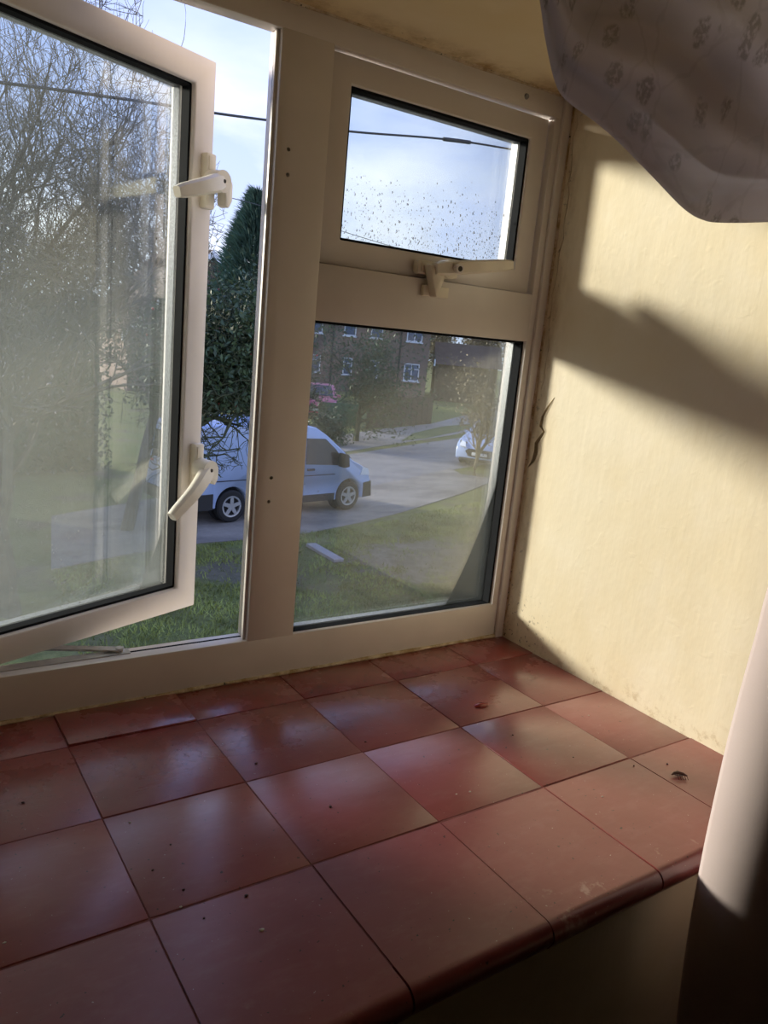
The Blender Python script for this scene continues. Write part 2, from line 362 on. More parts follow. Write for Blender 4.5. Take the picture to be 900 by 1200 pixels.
def prism(name, poly, axis, a, b, mat, parent=None, bev=0.0, smooth=None):
    """poly = 2D outline; extruded along axis ('x','y','z') from a to b"""
    def P(p, t): return {'x': (t, p[0], p[1]), 'y': (p[0], t, p[1]), 'z': (p[0], p[1], t)}[axis]
    bm = bmesh.new(); n = len(poly); A = [bm.verts.new(P(p, a)) for p in poly]; B = [bm.verts.new(P(p, b)) for p in poly]
    bm.faces.new(A); bm.faces.new(B[::-1])
    for i in range(n): bm.faces.new((A[i], A[(i + 1) % n], B[(i + 1) % n], B[i]))
    bmesh.ops.recalc_face_normals(bm, faces=bm.faces[:])
    if bev: bmesh.ops.bevel(bm, geom=bm.edges[:], offset=bev, segments=2, profile=0.5, affect='EDGES')
    return finish(name, bm, mat, parent, smooth if smooth else (35 if bev else None))

def carve(o, cutters):
    """cut the cutter volumes out of o for good; the cutters are deleted"""
    for c in cutters:
        md = o.modifiers.new('cut', 'BOOLEAN'); md.operation = 'DIFFERENCE'; md.solver = 'EXACT'; md.object = c
    bpy.context.view_layer.update(); dg = bpy.context.evaluated_depsgraph_get()
    me = bpy.data.meshes.new_from_object(o.evaluated_get(dg)); o.modifiers.clear(); o.data = me
    for c in cutters: bpy.data.objects.remove(c)
# ------------------------------------------------------------------ the room
XR = -0.008; XL = -0.925; YF = -0.545; ZC = 0.882; YB = 0.075
ZF = -0.75; ZT = 1.42; RX0 = -2.7; RX1 = 1.5; RY0 = -3.7
struct(box('wall_right', XR, RX1, YF, 0.062, ZF, ZT, 'plaster_reveal'), 'cream plastered side of the window recess')
struct(box('wall_left', RX0, XL, YF, 0.062, ZF, ZT, 'plaster_wall'), 'cream plastered wall left of the window recess')
struct(box('wall_front', XL, XR, YF + 0.004, 0.062, ZF, -0.032, 'plaster_wall'), 'cream wall under the tiled window sill')
struct(box('ceiling', XL, XR, YF, 0.062, ZC, ZT, 'plaster_soffit'), 'stained cream soffit over the window')
struct(box('ceiling_room', RX0, RX1, RY0, 0.062, ZT, ZT + 0.1, 'room_wall'))
struct(box('floor', RX0, RX1, RY0, 0.062, ZF - 0.1, ZF, 'floor_boards'))
struct(box('wall_back', RX0, RX1, RY0 - 0.1, RY0, ZF - 0.1, ZT + 0.1, 'room_wall'))
struct(box('wall_side_a', RX0 - 0.1, RX0, RY0 - 0.1, 0.16, ZF - 0.1, ZT + 0.1, 'room_wall')).name = 'wall_far_left'
struct(box('wall_side_b', RX1, RX1 + 0.1, RY0 - 0.1, 0.16, ZF - 0.1, ZT + 0.1, 'room_wall')).name = 'wall_far_right'
WR = bpy.data.objects['wall_right']
def wall_crack():
    path = [(650, 466), (645, 475), (637, 488), (636, 500), (638, 506), (631, 520), (630, 530), (627, 540), (619, 548)]
    wid = [0.0008, 0.0042, 0.0052, 0.0066, 0.0048, 0.0080, 0.0090, 0.0078, 0.0012]
    lv, lf = [], []; left, right = [], []
    for i, (p, w) in enumerate(zip(path, wid)):
        q = on_x(p[0], p[1], XR); j = 0.0012 * math.sin(i * 2.7)
        left.append((q.y + w + j, q.z)); right.append((q.y - w * 0.2 + j, q.z))
        lv += [(XR + 0.0005, q.y - w * 1.1 + j, q.z), (XR - 0.0001 - w * 0.06, q.y - w * 0.7 + j, q.z), (XR - 0.0002 - w * 0.16, q.y - w * 0.2 + j, q.z), (XR + 0.0010, q.y - w * 0.2 + j, q.z)]
    for i in range(len(path) - 1):
        for k in range(3): lf.append((4 * i + k, 4 * i + k + 1, 4 * i + 5 + k, 4 * i + 4 + k))
    # the crack and the hairline up the frame joint are real gaps cut into the plaster
    c1 = prism('cutter', left + right[::-1], 'x', XR - 0.01, XR + 0.022, None)
    a_, b_ = [], []
    for i in range(26):
        t = i / 25; z = 0.44 + t * 0.42; y = -0.018 - 0.0025 * math.sin(i * 1.9 + math.sin(i * 5.1)) - 0.003 * math.sin(i * 0.5); w = 0.0003 + 0.0006 * random.random()
        a_.append((y + w, z)); b_.append((y - w, z))
    c2 = prism('cutter', a_ + b_[::-1], 'x', XR - 0.01, XR + 0.008, None)
    carve(WR, [c1, c2])
    pyd('plaster_lip', lv, lf, 'plaster_reveal', WR, 60)
wall_crack()

# ------------------------------------------------------------------ tiled window sill
def sill():
    S = tag(empty('window_sill', (0, 0, 0)), 'red painted quarry tile window sill with rounded front edge', 'window sill')
    box('mortar_bed', XL, XR, YF + 0.012, 0.0, -0.032, -0.0009, 'grout', S)
    cols = [XL, -0.759, -0.6025, -0.4467, -0.2913, -0.1353, XR]; rows = [0.0, -0.0836, -0.2367, -0.3928, -0.566]
    g = 0.0010
    for ci in range(6):
        for ri in range(4):
            gx = 0.0006; x0, x1 = cols[ci] + (gx if ci else 0), cols[ci + 1] - (gx if ci < 5 else 0)
            y1, y0 = rows[ri] - (g if ri else 0), rows[ri + 1] + (g if ri < 3 else 0)
            dz = random.uniform(-0.0006, 0.0005); tilt = random.uniform(-0.0007, 0.0007)
            if (ci, ri) == (1, 0): dz = 0.0022
            bm = bmesh.new()
            if ri < 3: bbox(bm, x0, x1, y0, y1, -0.02, 0.0, 0.0009, 2)
            else:
                pr = [(y1, -0.02), (y1, -0.0012), (y1 - 0.0012, 0.0)]
                R = 0.013
                for k in range(9):
                    a = math.pi / 2 + math.pi / 2 * 1.35 * k / 8; pr.append((y0 + R + R * math.cos(a), -R + R * math.sin(a)))
                pr += [(y0 + 0.006, -0.027), (y0 + 0.022, -0.030), (y0 + 0.03, -0.030)]
                A = [bm.verts.new((x0 + 0.0003, p[0], p[1])) for p in pr]; B = [bm.verts.new((x1 - 0.0003, p[0], p[1])) for p in pr]
                bm.faces.new(A); bm.faces.new(B[::-1])
                for i in range(len(pr)): bm.faces.new((A[i], A[(i + 1) % len(pr)], B[(i + 1) % len(pr)], B[i]))
            cx, cy = (x0 + x1) / 2, (y0 + y1) / 2
            for v in bm.verts: v.co.z += dz + tilt * (v.co.x - cx) * 6 + tilt * 3 * (v.co.y - cy)
            finish('tile', bm, 'red_tile_paint', S, 40)
    return S
sill()

# ------------------------------------------------------------------ the window
def window():
    Wn = struct(empty('window_1', (0, 0, 0)), 'white plastic casement window with left sash open')
    MX0, MX1 = -0.5005, -0.427; JR = -0.037; JL = -0.893; T0, T1 = 0.5135, 0.588; B1 = 0.062; TP = 0.850
    D = 0.065
    def rail(name, x0, x1, z0, z1, y0=0.0, y1=D, lab=None):
        o = box(name, x0, x1, y0, y1, z0, z1, 'upvc', Wn, 0.0022, 2)
        if lab: o['label'] = lab
        return o
    LP = 0.019; C1 = 0.014                     # lip depth, step of the rebate behind it
    rail('bottom_rail', XL, XR, 0.0, B1, 0.0, LP); rail('top_rail', XL, XR, TP, ZC, 0.0, LP)
    rail('jamb', XL, JL, B1 - 0.002, TP + 0.002, 0.0004, LP); rail('jamb', JR, XR, B1 - 0.002, TP + 0.002, 0.0004, LP)
    mul = rail('mullion', MX0, MX1, B1 - 0.002, TP + 0.002, -0.0004, LP); rail('transom', MX1 - 0.002, JR + 0.002, T0, T1, 0.0002, LP)
    # outer core of the frame behind the lips
    rail('frame_core', XL, XR, 0.0, B1 - C1, LP - 0.001, D); rail('frame_core', XL, XR, TP + C1, ZC, LP - 0.001, D)
    rail('frame_core', XL, JL - C1, B1 - C1, TP + C1, LP - 0.001, D); rail('frame_core', JR + C1, XR, B1 - C1, TP + C1, LP - 0.001, D)
    rail('frame_core', MX0 + C1, MX1 - C1, B1 - C1, TP + C1, LP - 0.001, D); rail('frame_core', MX1 - C1, JR + C1, T0 + C1, T1 - C1, LP - 0.001, D)
    # weather seals on the back of the lips round the casement opening
    box('weather_seal', MX0 + 0.001, MX0 + 0.007, LP, LP + 0.005, B1, TP, 'black_rubber', Wn); box('weather_seal', JL, MX0, LP, LP + 0.005, B1 - 0.007, B1 - 0.001, 'black_rubber', Wn)
    box('lip_edge', MX0 - 0.0045, MX0 + 0.002, 0.006, 0.012, B1, TP, 'upvc', Wn, 0.0012)
    # ribbed jamb side between wall and right jamb, seen beside the fanlight
    box('cover_strip', JR + 0.012, XR, -0.006, 0.002, 0.0, ZC, 'upvc', Wn, 0.002)
    # sealant beads
    def bead(name, pts, r):
        P = [Vector(p) for p in pts]; q = []
        for a, b in zip(P[:-1], P[1:]):
            for k in range(24): q.append(a.lerp(b, k / 24))
        q.append(P[-1]); tube(name, q, [r * random.uniform(0.6, 1.35) for _ in q], 'sealant', Wn, 6)
    bead('sealant_bead', [(XL, -0.001, 0.002), (XR, -0.001, 0.002)], 0.0030)
    bead('sealant_bead', [(XR, -0.006, 0.0), (XR, -0.006, ZC)], 0.0028)
    bead('sealant_bead', [(XL, -0.001, ZC), (XR, -0.001, ZC)], 0.0028)
    # screw holes of the mullion and the blanking cap on the top rail
    holes = ((-0.4828, 0.7174), (-0.4818, 0.6875), (-0.4782, 0.298), (-0.4800, 0.2644)); cs_ = []
    for p in holes:
        v, f = tube_data([(p[0], -0.01, p[1]), (p[0], 0.012, p[1])], 0.0025, 12); c = pyd('cutter', v, f, None); c.parent = Wn; cs_.append(c)
        v, f = tube_data([(p[0], 0.0085, p[1]), (p[0], 0.0125, p[1])], 0.0026, 12); pyd('screw', v, f, 'steel', Wn)
    carve(mul, cs_)
    v, f = tube_data([(-0.1014, -0.0022, 0.8654), (-0.1014, 0.001, 0.8654)], [0.0035, 0.0048], 12); pyd('screw_cap', v, f, 'spacer', Wn, 40)
    # ---- glazing unit builder: works in the local frame of a light (x along, y outwards, z up)
    def ring(name, x0, x1, z0, z1, w, y0, y1, mat, par, bev=0.0):
        bm = bmesh.new()
        o = [(x0, z0), (x1, z0), (x1, z1), (x0, z1)]; i_ = [(x0 + w, z0 + w), (x1 - w, z0 + w), (x1 - w, z1 - w), (x0 + w, z1 - w)]
        R = []
        for y in (y0, y1): R.append(([bm.verts.new((p[0], y, p[1])) for p in o], [bm.verts.new((p[0], y, p[1])) for p in i_]))
        for k in range(4):
            j = (k + 1) % 4
            bm.faces.new((R[0][0][k], R[0][0][j], R[0][1][j], R[0][1][k])); bm.faces.new((R[1][0][j], R[1][0][k], R[1][1][k], R[1][1][j]))
            bm.faces.new((R[0][0][j], R[0][0][k], R[1][0][k], R[1][0][j])); bm.faces.new((R[0][1][k], R[0][1][j], R[1][1][j], R[1][1][k]))
        bmesh.ops.recalc_face_normals(bm, faces=bm.faces[:])
        if bev: bmesh.ops.bevel(bm, geom=[e for e in bm.edges if e.is_manifold and e.calc_face_angle() > 0.3], offset=bev, segments=2, profile=0.5, affect='EDGES')
        return finish(name, bm, mat, par, 35 if bev else None)
    def glaze(par, x0, x1, z0, z1, yf, gmat):
        """visible daylight opening x0..x1, z0..z1; yf = back of the inner lip"""
        ring('gasket', x0 - 0.004, x1 + 0.004, z0 - 0.004, z1 + 0.004, 0.0075, yf - 0.012, yf + 0.003, 'black_rubber', par)
        box('glass_pane', x0 - 0.004, x1 + 0.004, yf + 0.003, yf + 0.007, z0 - 0.004, z1 + 0.004, gmat, par)
        ring('edge_seal', x0 - 0.006, x1 + 0.006, z0 - 0.006, z1 + 0.006, 0.0060, yf + 0.0072, yf + 0.0198, 'black_rubber', par)
        ring('spacer_bar', x0 - 0.003, x1 + 0.003, z0 - 0.003, z1 + 0.003, 0.0065, yf + 0.0075, yf + 0.0195, 'spacer', par)
        box('glass_pane', x0 - 0.004, x1 + 0.004, yf + 0.020, yf + 0.024, z0 - 0.004, z1 + 0.004, 'glass_clear', par)
    # fixed light under the transom
    fx = empty('fixed_light', parent=Wn)
    glaze(fx, MX1, JR, B1 - 0.003, T0, 0.0195, 'glass_fixed')
    # fanlight sash (closed, recessed a little in its frame)
    fs = ring('fanlight_sash', MX1 + 0.0015, JR - 0.0015, T1 + 0.001, TP - 0.0015, 0.0335, 0.011, 0.056, 'upvc', Wn, 0.0025)
    glaze(fs, MX1 + 0.035, JR - 0.035, T1 + 0.0345, TP - 0.035, 0.028, 'glass_fan')
    # casement sash, hung at the left jamb and opened outwards
    ang = math.radians(23.0)
    cs = ring('casement_sash', 0.0, 0.396, 0.066, 0.838, 0.0355, 0.0, 0.048, 'upvc', Wn, 0.0025)
    cs.location = (-0.8875, -0.0045, 0.0); cs.rotation_euler = (0, 0, ang); cs['label'] = 'open white sash, glass misted with condensation'
    glaze(cs, 0.0355, 0.3605, 0.066 + 0.0355, 0.838 - 0.0355, 0.020, 'glass_sash')
    # small outer lip round the sash
    ring('sash_lip', -0.012, 0.408, 0.055, 0.849, 0.018, 0.034, 0.048, 'upvc', cs, 0.0015)
    # condensation beads on the panes
    def drops(par, n, fx_, fz_, y, rmax, dens):
        v, f = [], []; k = 0; tries = 0
        while k < n and tries < n * 20:
            tries += 1; x = random.uniform(*fx_); z = random.uniform(*fz_)
            if random.random() > dens((x - fx_[0]) / (fx_[1] - fx_[0]), (z - fz_[0]) / (fz_[1] - fz_[0])): continue
            k += 1; r = rmax * (0.35 + 0.65 * random.random() ** 3); h = r * 0.55; b = len(v); st = random.uniform(1.0, 1.5)
            for a in range(6): v.append((x + r * math.cos(a * 1.0472), y, z + st * r * math.sin(a * 1.0472)))
            for a in range(6): v.append((x + 0.6 * r * math.cos(a * 1.0472), y - h * 0.75, z - 0.1 * r + st * 0.6 * r * math.sin(a * 1.0472)))
            v.append((x, y - h, z - 0.1 * r))
            for a in range(6):
                c = (a + 1) % 6; f.append((b + a, b + 6 + a, b + 6 + c, b + c)); f.append((b + 6 + a, b + 12, b + 6 + c))
        o = raw('condensation', v, f, 'water_drop', par, 80); tag(o, 'water drops on the glass', kind='stuff')
    drops(cs, 2600, (0.045, 0.352), (0.11, 0.79), 0.0229, 0.0013, lambda x, z: max(0.05, (1 - x) * (0.95 if 0.35 < z < 0.75 else 0.4)) * (0.25 if z > 0.8 else 1))
    drops(fs, 650, (MX1 + 0.045, JR - 0.045), (T1 + 0.04, T1 + 0.15), 0.0308, 0.0016, lambda x, z: (1 - z) ** 1.3)
    drops(fx, 240, (MX1 + 0.01, JR - 0.02), (B1 + 0.01, T0 - 0.01), 0.0223, 0.0010, lambda x, z: 0.5)
    # ---- cockspur handles
    def lever(name, base, tip, r0, r1, depth, par, mat='upvc_handle'):
        a = Vector((base[0], 0, base[1])); b = Vector((tip[0], 0, tip[1])); d = (b - a).normalized(); nn = Vector((-d.z, 0, d.x))
        bm = bmesh.new(); rows_ = []
        K = 9; L = (b - a).length
        for i in range(K):
            t = i / (K - 1); w = r0 * (1 - t) + r1 * t; w *= (0.75 if i == 0 else 1.0) * (0.8 if i == K - 1 else 1.0)
            y = base[2] - 0.012 * math.sin(min(1, t * 1.6) * math.pi / 2); th = depth * (1 - 0.25 * t)
            c = a + d * (L * t); sec = []
            for (s, q) in ((-1, -0.5), (-0.72, -1), (0.72, -1), (1, -0.5), (1, 0.5), (0.72, 1), (-0.72, 1), (-1, 0.5)):
                p = c + nn * (w * s); sec.append(bm.verts.new((p.x, y + th * q, p.z)))
            rows_.append(sec)
        for i in range(K - 1):
            for k in range(8): bm.faces.new((rows_[i][k], rows_[i][(k + 1) % 8], rows_[i + 1][(k + 1) % 8], rows_[i + 1][k]))
        bm.faces.new(rows_[0][::-1]); bm.faces.new(rows_[-1])
        return finish(name, bm, mat, par, 50)
    def cyl(name, x, z, y0, y1, r, mat, par, r2=None, n=20):
        v, f = tube_data([(x, y0, z), (x, (y0 + y1) / 2, z), (x, y1, z)], [r, r, r2 or r], n); return pyd(name, v, f, mat, par, 40)
    def casement_handle(pz, tip, label):
        h = empty('casement_handle', parent=Wn); h.location = cs.location; h.rotation_euler = cs.rotation_euler; h['label'] = label
        px = 0.383
        bp = box('base_plate', px - 0.009, px + 0.009, -0.012, 0.001, pz - 0.036, pz + 0.036, 'upvc_handle', h, 0.003)
        box('screw_cover', px - 0.006, px + 0.006, -0.0135, -0.010, pz + 0.014, pz + 0.032, 'upvc_handle', h, 0.0012)
        box('screw_cover', px - 0.006, px + 0.006, -0.0135, -0.010, pz - 0.032, pz - 0.014, 'upvc_handle', h, 0.0012)
        cyl('hub', px + 0.002, pz, -0.034, -0.010, 0.0145, 'upvc_handle', h, 0.0155)
        lever('lever', (px + 0.004, pz, -0.026), tip, 0.0125, 0.0085, 0.0085, h)
        cyl('pivot_pin', px + 0.002, pz, -0.0358, -0.030, 0.0026, 'screw_dark', h, n=10)
        return h, px
    h, px = casement_handle(0.6845, (0.300, 0.655), 'cream lever handle, upper one')
    prism('spur', [(px - 0.004, 0.690), (px + 0.014, 0.694), (px + 0.021, 0.684), (px + 0.021, 0.662), (px + 0.015, 0.652), (px + 0.008, 0.655), (px + 0.007, 0.672), (px - 0.004, 0.674)], 'y', -0.033, -0.016, 'upvc_handle', h, 0.002)
    h, px = casement_handle(0.2865, (0.310, 0.228), 'cream lever handle, lower one')
    prism('spur', [(px - 0.004, 0.290), (px + 0.012, 0.296), (px + 0.019, 0.289), (px + 0.019, 0.272), (px + 0.013, 0.263), (px + 0.006, 0.270), (px - 0.004, 0.276)], 'y', -0.033, -0.016, 'upvc_handle', h, 0.002)
    # fanlight handle on the bottom rail of the top light, spur hooked over its wedge
    h = empty('fanlight_handle', parent=Wn); h['label'] = 'cream lever handle hooked on its striker'
    box('base_plate', -0.2700, -0.1960, -0.004, 0.010, 0.5935, 0.6130, 'upvc_handle', h, 0.003)
    box('screw_cover', -0.2640, -0.2500, -0.0055, -0.002, 0.5970, 0.6095, 'upvc_handle', h, 0.0012)
    lever('lever', (-0.252, 0.6015, -0.020), (-0.1195, 0.6225, 0), 0.0105, 0.0085, 0.008, h)
    cyl('hub', -0.226, 0.6035, -0.024, -0.003, 0.0135, 'upvc_handle', h)
    cyl('pivot_ring', -0.222, 0.6045, -0.0405, -0.020, 0.0066, 'upvc', h)
    cyl('pivot_pin', -0.222, 0.6045, -0.0412, -0.030, 0.0038, 'screw_dark', h, n=12)
    prism('spur', [(-0.262, 0.606), (-0.232, 0.606), (-0.233, 0.590), (-0.238, 0.576), (-0.241, 0.563), (-0.246, 0.563), (-0.250, 0.574), (-0.256, 0.590)], 'y', -0.022, -0.006, 'upvc_handle', h, 0.002)
    prism('striker_wedge', [(-0.258, 0.5635), (-0.212, 0.5635), (-0.212, 0.5790), (-0.258, 0.5790)], 'y', -0.007, 0.001, 'upvc_handle', h, 0.0015)
    # friction stay between frame and sash at the bottom
    st = empty('friction_stay', parent=Wn); st['label'] = 'steel friction stay under the sash'
    a = on_z(128, 770, 0.066); b = on_z(42, 770, 0.068)
    def bar(name, p, q, w, th):
        p, q = Vector(p), Vector(q); d = (q - p).normalized(); n_ = Vector((-d.y, d.x, 0)); bm = bmesh.new()
        c = [p + n_ * w, p - n_ * w, q - n_ * w, q + n_ * w]; A = [bm.verts.new(x) for x in c]; B = [bm.verts.new(x + Vector((0, 0, th))) for x in c]
        bm.faces.new(A); bm.faces.new(B[::-1])
        for i in range(4): bm.faces.new((A[i], A[(i + 1) % 4], B[(i + 1) % 4], B[i]))
        return finish(name, bm, 'steel', st)
    bar('track', (-0.89, 0.022, 0.0605), (-0.66, 0.022, 0.0605), 0.008, 0.003)
    bar('arm', (-0.672, 0.024, 0.0645), (-0.775, 0.070, 0.0645), 0.0065, 0.0025)
    bar('arm', (-0.885, 0.024, 0.0655), (-0.760, 0.062, 0.0655), 0.0065, 0.0025)
    v, f = tube_data([(-0.672, 0.024, 0.062), (-0.672, 0.024, 0.0685)], 0.0055, 12); pyd('rivet', v, f, 'steel', st, 40)
    return Wn
window()

# ------------------------------------------------------------------ curtains
def catmull(P, n):
    out = []; K = len(P)
    for i in range(K - 1):
        p0, p1, p2, p3 = P[max(i - 1, 0)], P[i], P[i + 1], P[min(i + 2, K - 1)]
        for k in range(n):
            t = k / n; out.append(tuple(0.5 * (2 * b + (c - a) * t + (2 * a - 5 * b + 4 * c - d) * t * t + (3 * b - a - 3 * c + d) * t ** 3) for a, b, c, d in zip(p0, p1, p2, p3)))
    out.append(tuple(P[-1])); return out
def grid_obj(name, G, UV, mat, parent=None, thick=0.0016):
    R, Cn = len(G), len(G[0]); v = [tuple(p) for r in G for p in r]; f = [(i * Cn + j, i * Cn + j + 1, (i + 1) * Cn + j + 1, (i + 1) * Cn + j) for i in range(R - 1) for j in range(Cn - 1)]
    me = bpy.data.meshes.new(name); me.from_pydata(v, [], f); ul = me.uv_layers.new(name='uv'); fu = [q for r in UV for q in r]
    for lp in me.loops: ul.data[lp.index].uv = fu[lp.vertex_index]
    me.update(); o = link(name, me, mat, parent, 180)
    if thick: md = o.modifiers.new('thickness', 'SOLIDIFY'); md.thickness = thick; md.offset = 0
    return o
def swag():
    B = catmull([(600, -240), (618, -90), (632, 0), (639, 50), (650, 98), (664, 120), (700, 147), (728, 172), (764, 209), (800, 246), (824, 260), (850, 263), (900, 262), (980, 258), (1100, 240)], 10)
    A = catmull([(640, -330), (680, -330), (720, -330), (760, -330), (800, -330), (840, -330), (880, -330), (920, -325), (960, -320), (1000, -315), (1040, -300), (1080, -280), (1120, -250), (1180, -200), (1240, -140)], 10)
    G, UV = [], []; n = len(B); T = 60
    for i in range(n):
        s = i / (n - 1); r1, r2 = [], []
        # underside rolled back towards the window, then the front sheet
        for j in range(T + 1):
            t = -0.16 + 1.16 * j / T
            if t < 0:
                k = -t / 0.16; u, v = B[i]; tt = 0.10 * k
                u2 = u + (A[i][0] - u) * tt; v2 = v + (A[i][1] - v) * tt; y = -0.592 + 0.052 * math.sin(k * math.pi / 2)
            else:
                u2 = B[i][0] + (A[i][0] - B[i][0]) * t; v2 = B[i][1] + (A[i][1] - B[i][1]) * t
                y = -0.592 - 0.030 * min(1, t * 14) ** 0.5
                ph = t * 40 - 3.5 * s + 1.5 * math.sin(s * 9)
                y -= 0.007 * math.sin(ph) * min(1, t * 9) + 0.013 * math.sin(t * 19 + 1.2 + 3.0 * s) * min(1, t * 6)
                y += 0.005 * math.sin(u2 * 0.031 + v2 * 0.045)
            p = on_y(u2, v2, y); r1.append(p); r2.append((s * 2.2, t * 1.2))
        G.append(r1); UV.append(r2)
    o = grid_obj('curtain', G, UV, 'curtain_lace', None, 0); tag(o, 'sheer grey-pink floral curtain gathered up over the window corner', 'curtain', None)
swag()
def column():
    ed = [(0.075, 0.75), (-0.010, 0.60), (-0.165, 0.45), (-0.262, 0.33), (-0.281, 0.25), (-0.296, 0.15), (-0.298, 0.05), (-0.290, -0.05), (-0.280, -0.15), (-0.268, -0.30), (-0.26, -0.50), (-0.255, -0.7505)]
    E_ = catmull(ed, 8); G, UV = [], []
    for i, (xe, z) in enumerate(E_):
        r, q = [], []
        for j in range(81):
            t = j / 80; a = t * 1.0
            # cross-section: rounded leading fold, then soft folds running right
            if t < 0.30:
                th = math.pi * (1.12 - t / 0.30 * 0.62); x = xe + 0.075 + 0.075 * math.cos(th); y = -0.622 + 0.060 * -math.sin(th) + 0.0
            else:
                k = (t - 0.30) / 0.70; x = xe + 0.075 + 0.36 * k; y = -0.682 + 0.024 * (1 - math.cos(k * 17 + 0.6 * math.sin(z * 6))) * min(1, k * 5) - 0.0 
                y += 0.012 * math.sin(z * 9 + k * 5) * min(1, k * 4)
            x += 0.004 * math.sin(z * 14 + t * 6)
            r.append((x + 0.040, y + 0.023, z)); q.append((t * 2, z * 2))
        G.append(r); UV.append(q)
    o = grid_obj('curtain', G, UV, 'curtain_plain'); tag(o, 'dusty pink curtain hanging in folds to the floor past the sill', 'curtain', None)
column()

# ------------------------------------------------------------------ bits lying on the sill
def lump(name, p, r, mat, sq=(1, 1, 0.6), sub=2, j=0.25):
    bm = bmesh.new(); bmesh.ops.create_icosphere(bm, subdivisions=sub, radius=r)
    for v in bm.verts:
        k = 1 + random.uniform(-j, j); v.co = Vector((v.co.x * sq[0] * k, v.co.y * sq[1] * k, max(v.co.z * sq[2] * k, -r * sq[2] * 0.7)))
    o = finish(name, bm, mat, None, 60); o.location = (p.x, p.y, r * sq[2] * 0.65); return o
def dead_insect():
    p = on_z(796, 909, 0.002); o = empty('dead_insect', (p.x, p.y, 0.0), -0.5); tag(o, 'curled dark brown dead insect lying on red tile near the pink curtain', 'insect')
    v, f = tube_data([(-0.010, 0, 0.0030), (-0.006, 0.002, 0.0042), (0, 0.0025, 0.0045), (0.005, 0.001, 0.004), (0.0095, -0.002, 0.003)], [0.0008, 0.0018, 0.0021, 0.0018, 0.001], 8); pyd('body', v, f, 'insect', o, 60)
    for k in range(5):
        x = -0.006 + k * 0.003; v, f = tube_data([(x, 0, 0.003), (x + 0.001, -0.005, 0.005), (x + 0.002, -0.0085, 0.0012)], 0.0004, 4); pyd('leg', v, f, 'insect', o)
    pyd('wing', [(-0.006, 0.002, 0.005), (0.001, 0.009, 0.004), (0.008, 0.006, 0.002), (0.004, 0.001, 0.0055)], [(0, 1, 2, 3)], 'insect', o)
dead_insect()
tag(lump('plaster_crumb', on_z(723, 812, 0.002), 0.0058, 'plaster_crumb', (1, 1, 0.9)), 'brown plaster crumb against the foot of the cream wall', 'crumb')
tag(lump('paint_flake', on_z(564, 826, 0.002), 0.0085, 'red_flake', (1.5, 0.8, 0.30), j=0.15), 'glossy dark red paint blister standing on tile near the window', 'paint flake')
for k, (u, v) in enumerate([(307, 1089), (551, 927), (535, 930), (698, 866), (337, 802), (152, 963), (706, 933), (5, 1104), (212, 1062), (690, 838)]):
    tag(lump('plaster_chip', on_z(u, v, 0.001), 0.0012 if k else 0.0021, 'chip_white', (1.3, 0.8, 0.5), 1), 'tiny white plaster chip lying on the red tiles' if k else 'largest white plaster chip, on a front row tile of the red sill', 'chip', 'white plaster chips on the sill')
for k, (u, v) in enumerate([(387, 945), (215, 1042), (289, 1049), (179, 1019), (239, 1075), (200, 989), (27, 940), (428, 869), (601, 861), (672, 887), (782, 895), (743, 897), (300, 894)]):
    tag(lump('dirt_speck', on_z(u, v, 0.001), random.uniform(0.0010, 0.0019), 'insect', (1.2, 0.9, 0.6), 1), 'dark speck beside the dead insect on the red sill' if (u, v) == (782, 895) else 'tiny dark dirt speck lying on the red tiles', 'speck', 'dark specks on the sill')

# ------------------------------------------------------------------ the street
def at(u, v, Y): return on_y(u, v, Y)
def flat(name, pts, z, mat, label, th=0.03):
    o = prism(name, [(p.x, p.y) for p in pts], 'z', z - th, z, mat); return struct(o, label)
struct(box('lawn', -60, 90, 0.6, 130, GZ - 0.2, GZ, 'lawn_ground'), 'worn front lawn with bare earth patches')
flat('driveway', [ground(*q) for q in [(60, 668), (150, 650), (235, 637), (300, 632), (352, 627), (420, 613), (470, 601), (540, 579), (585, 562), (540, 556), (528, 549), (470, 563), (422, 572), (300, 562), (150, 590), (60, 605)]], GZ + 0.012, 'dirt_drive', 'muddy gravel drive beneath the white van')
flat('road', [ground(*q) for q in [(300, 566), (422, 576), (470, 566), (528, 551), (575, 543), (640, 520), (640, 490), (535, 514), (470, 523), (414, 532), (300, 545)]], GZ + 0.006, 'tarmac', 'grey tarmac road')
flat('pavement', [ground(*q) for q in [(395, 531), (440, 524), (535, 509), (640, 484), (640, 468), (560, 483), (505, 497), (430, 505), (395, 512)]], GZ + 0.018, 'pavement', 'pale footway along the far side of the road')
flat('verge', [ground(*q) for q in [(470, 517), (500, 514), (552, 503), (556, 497), (520, 500), (485, 508)]], GZ + 0.03, 'verge_grass', 'grass verge beside the far footway')
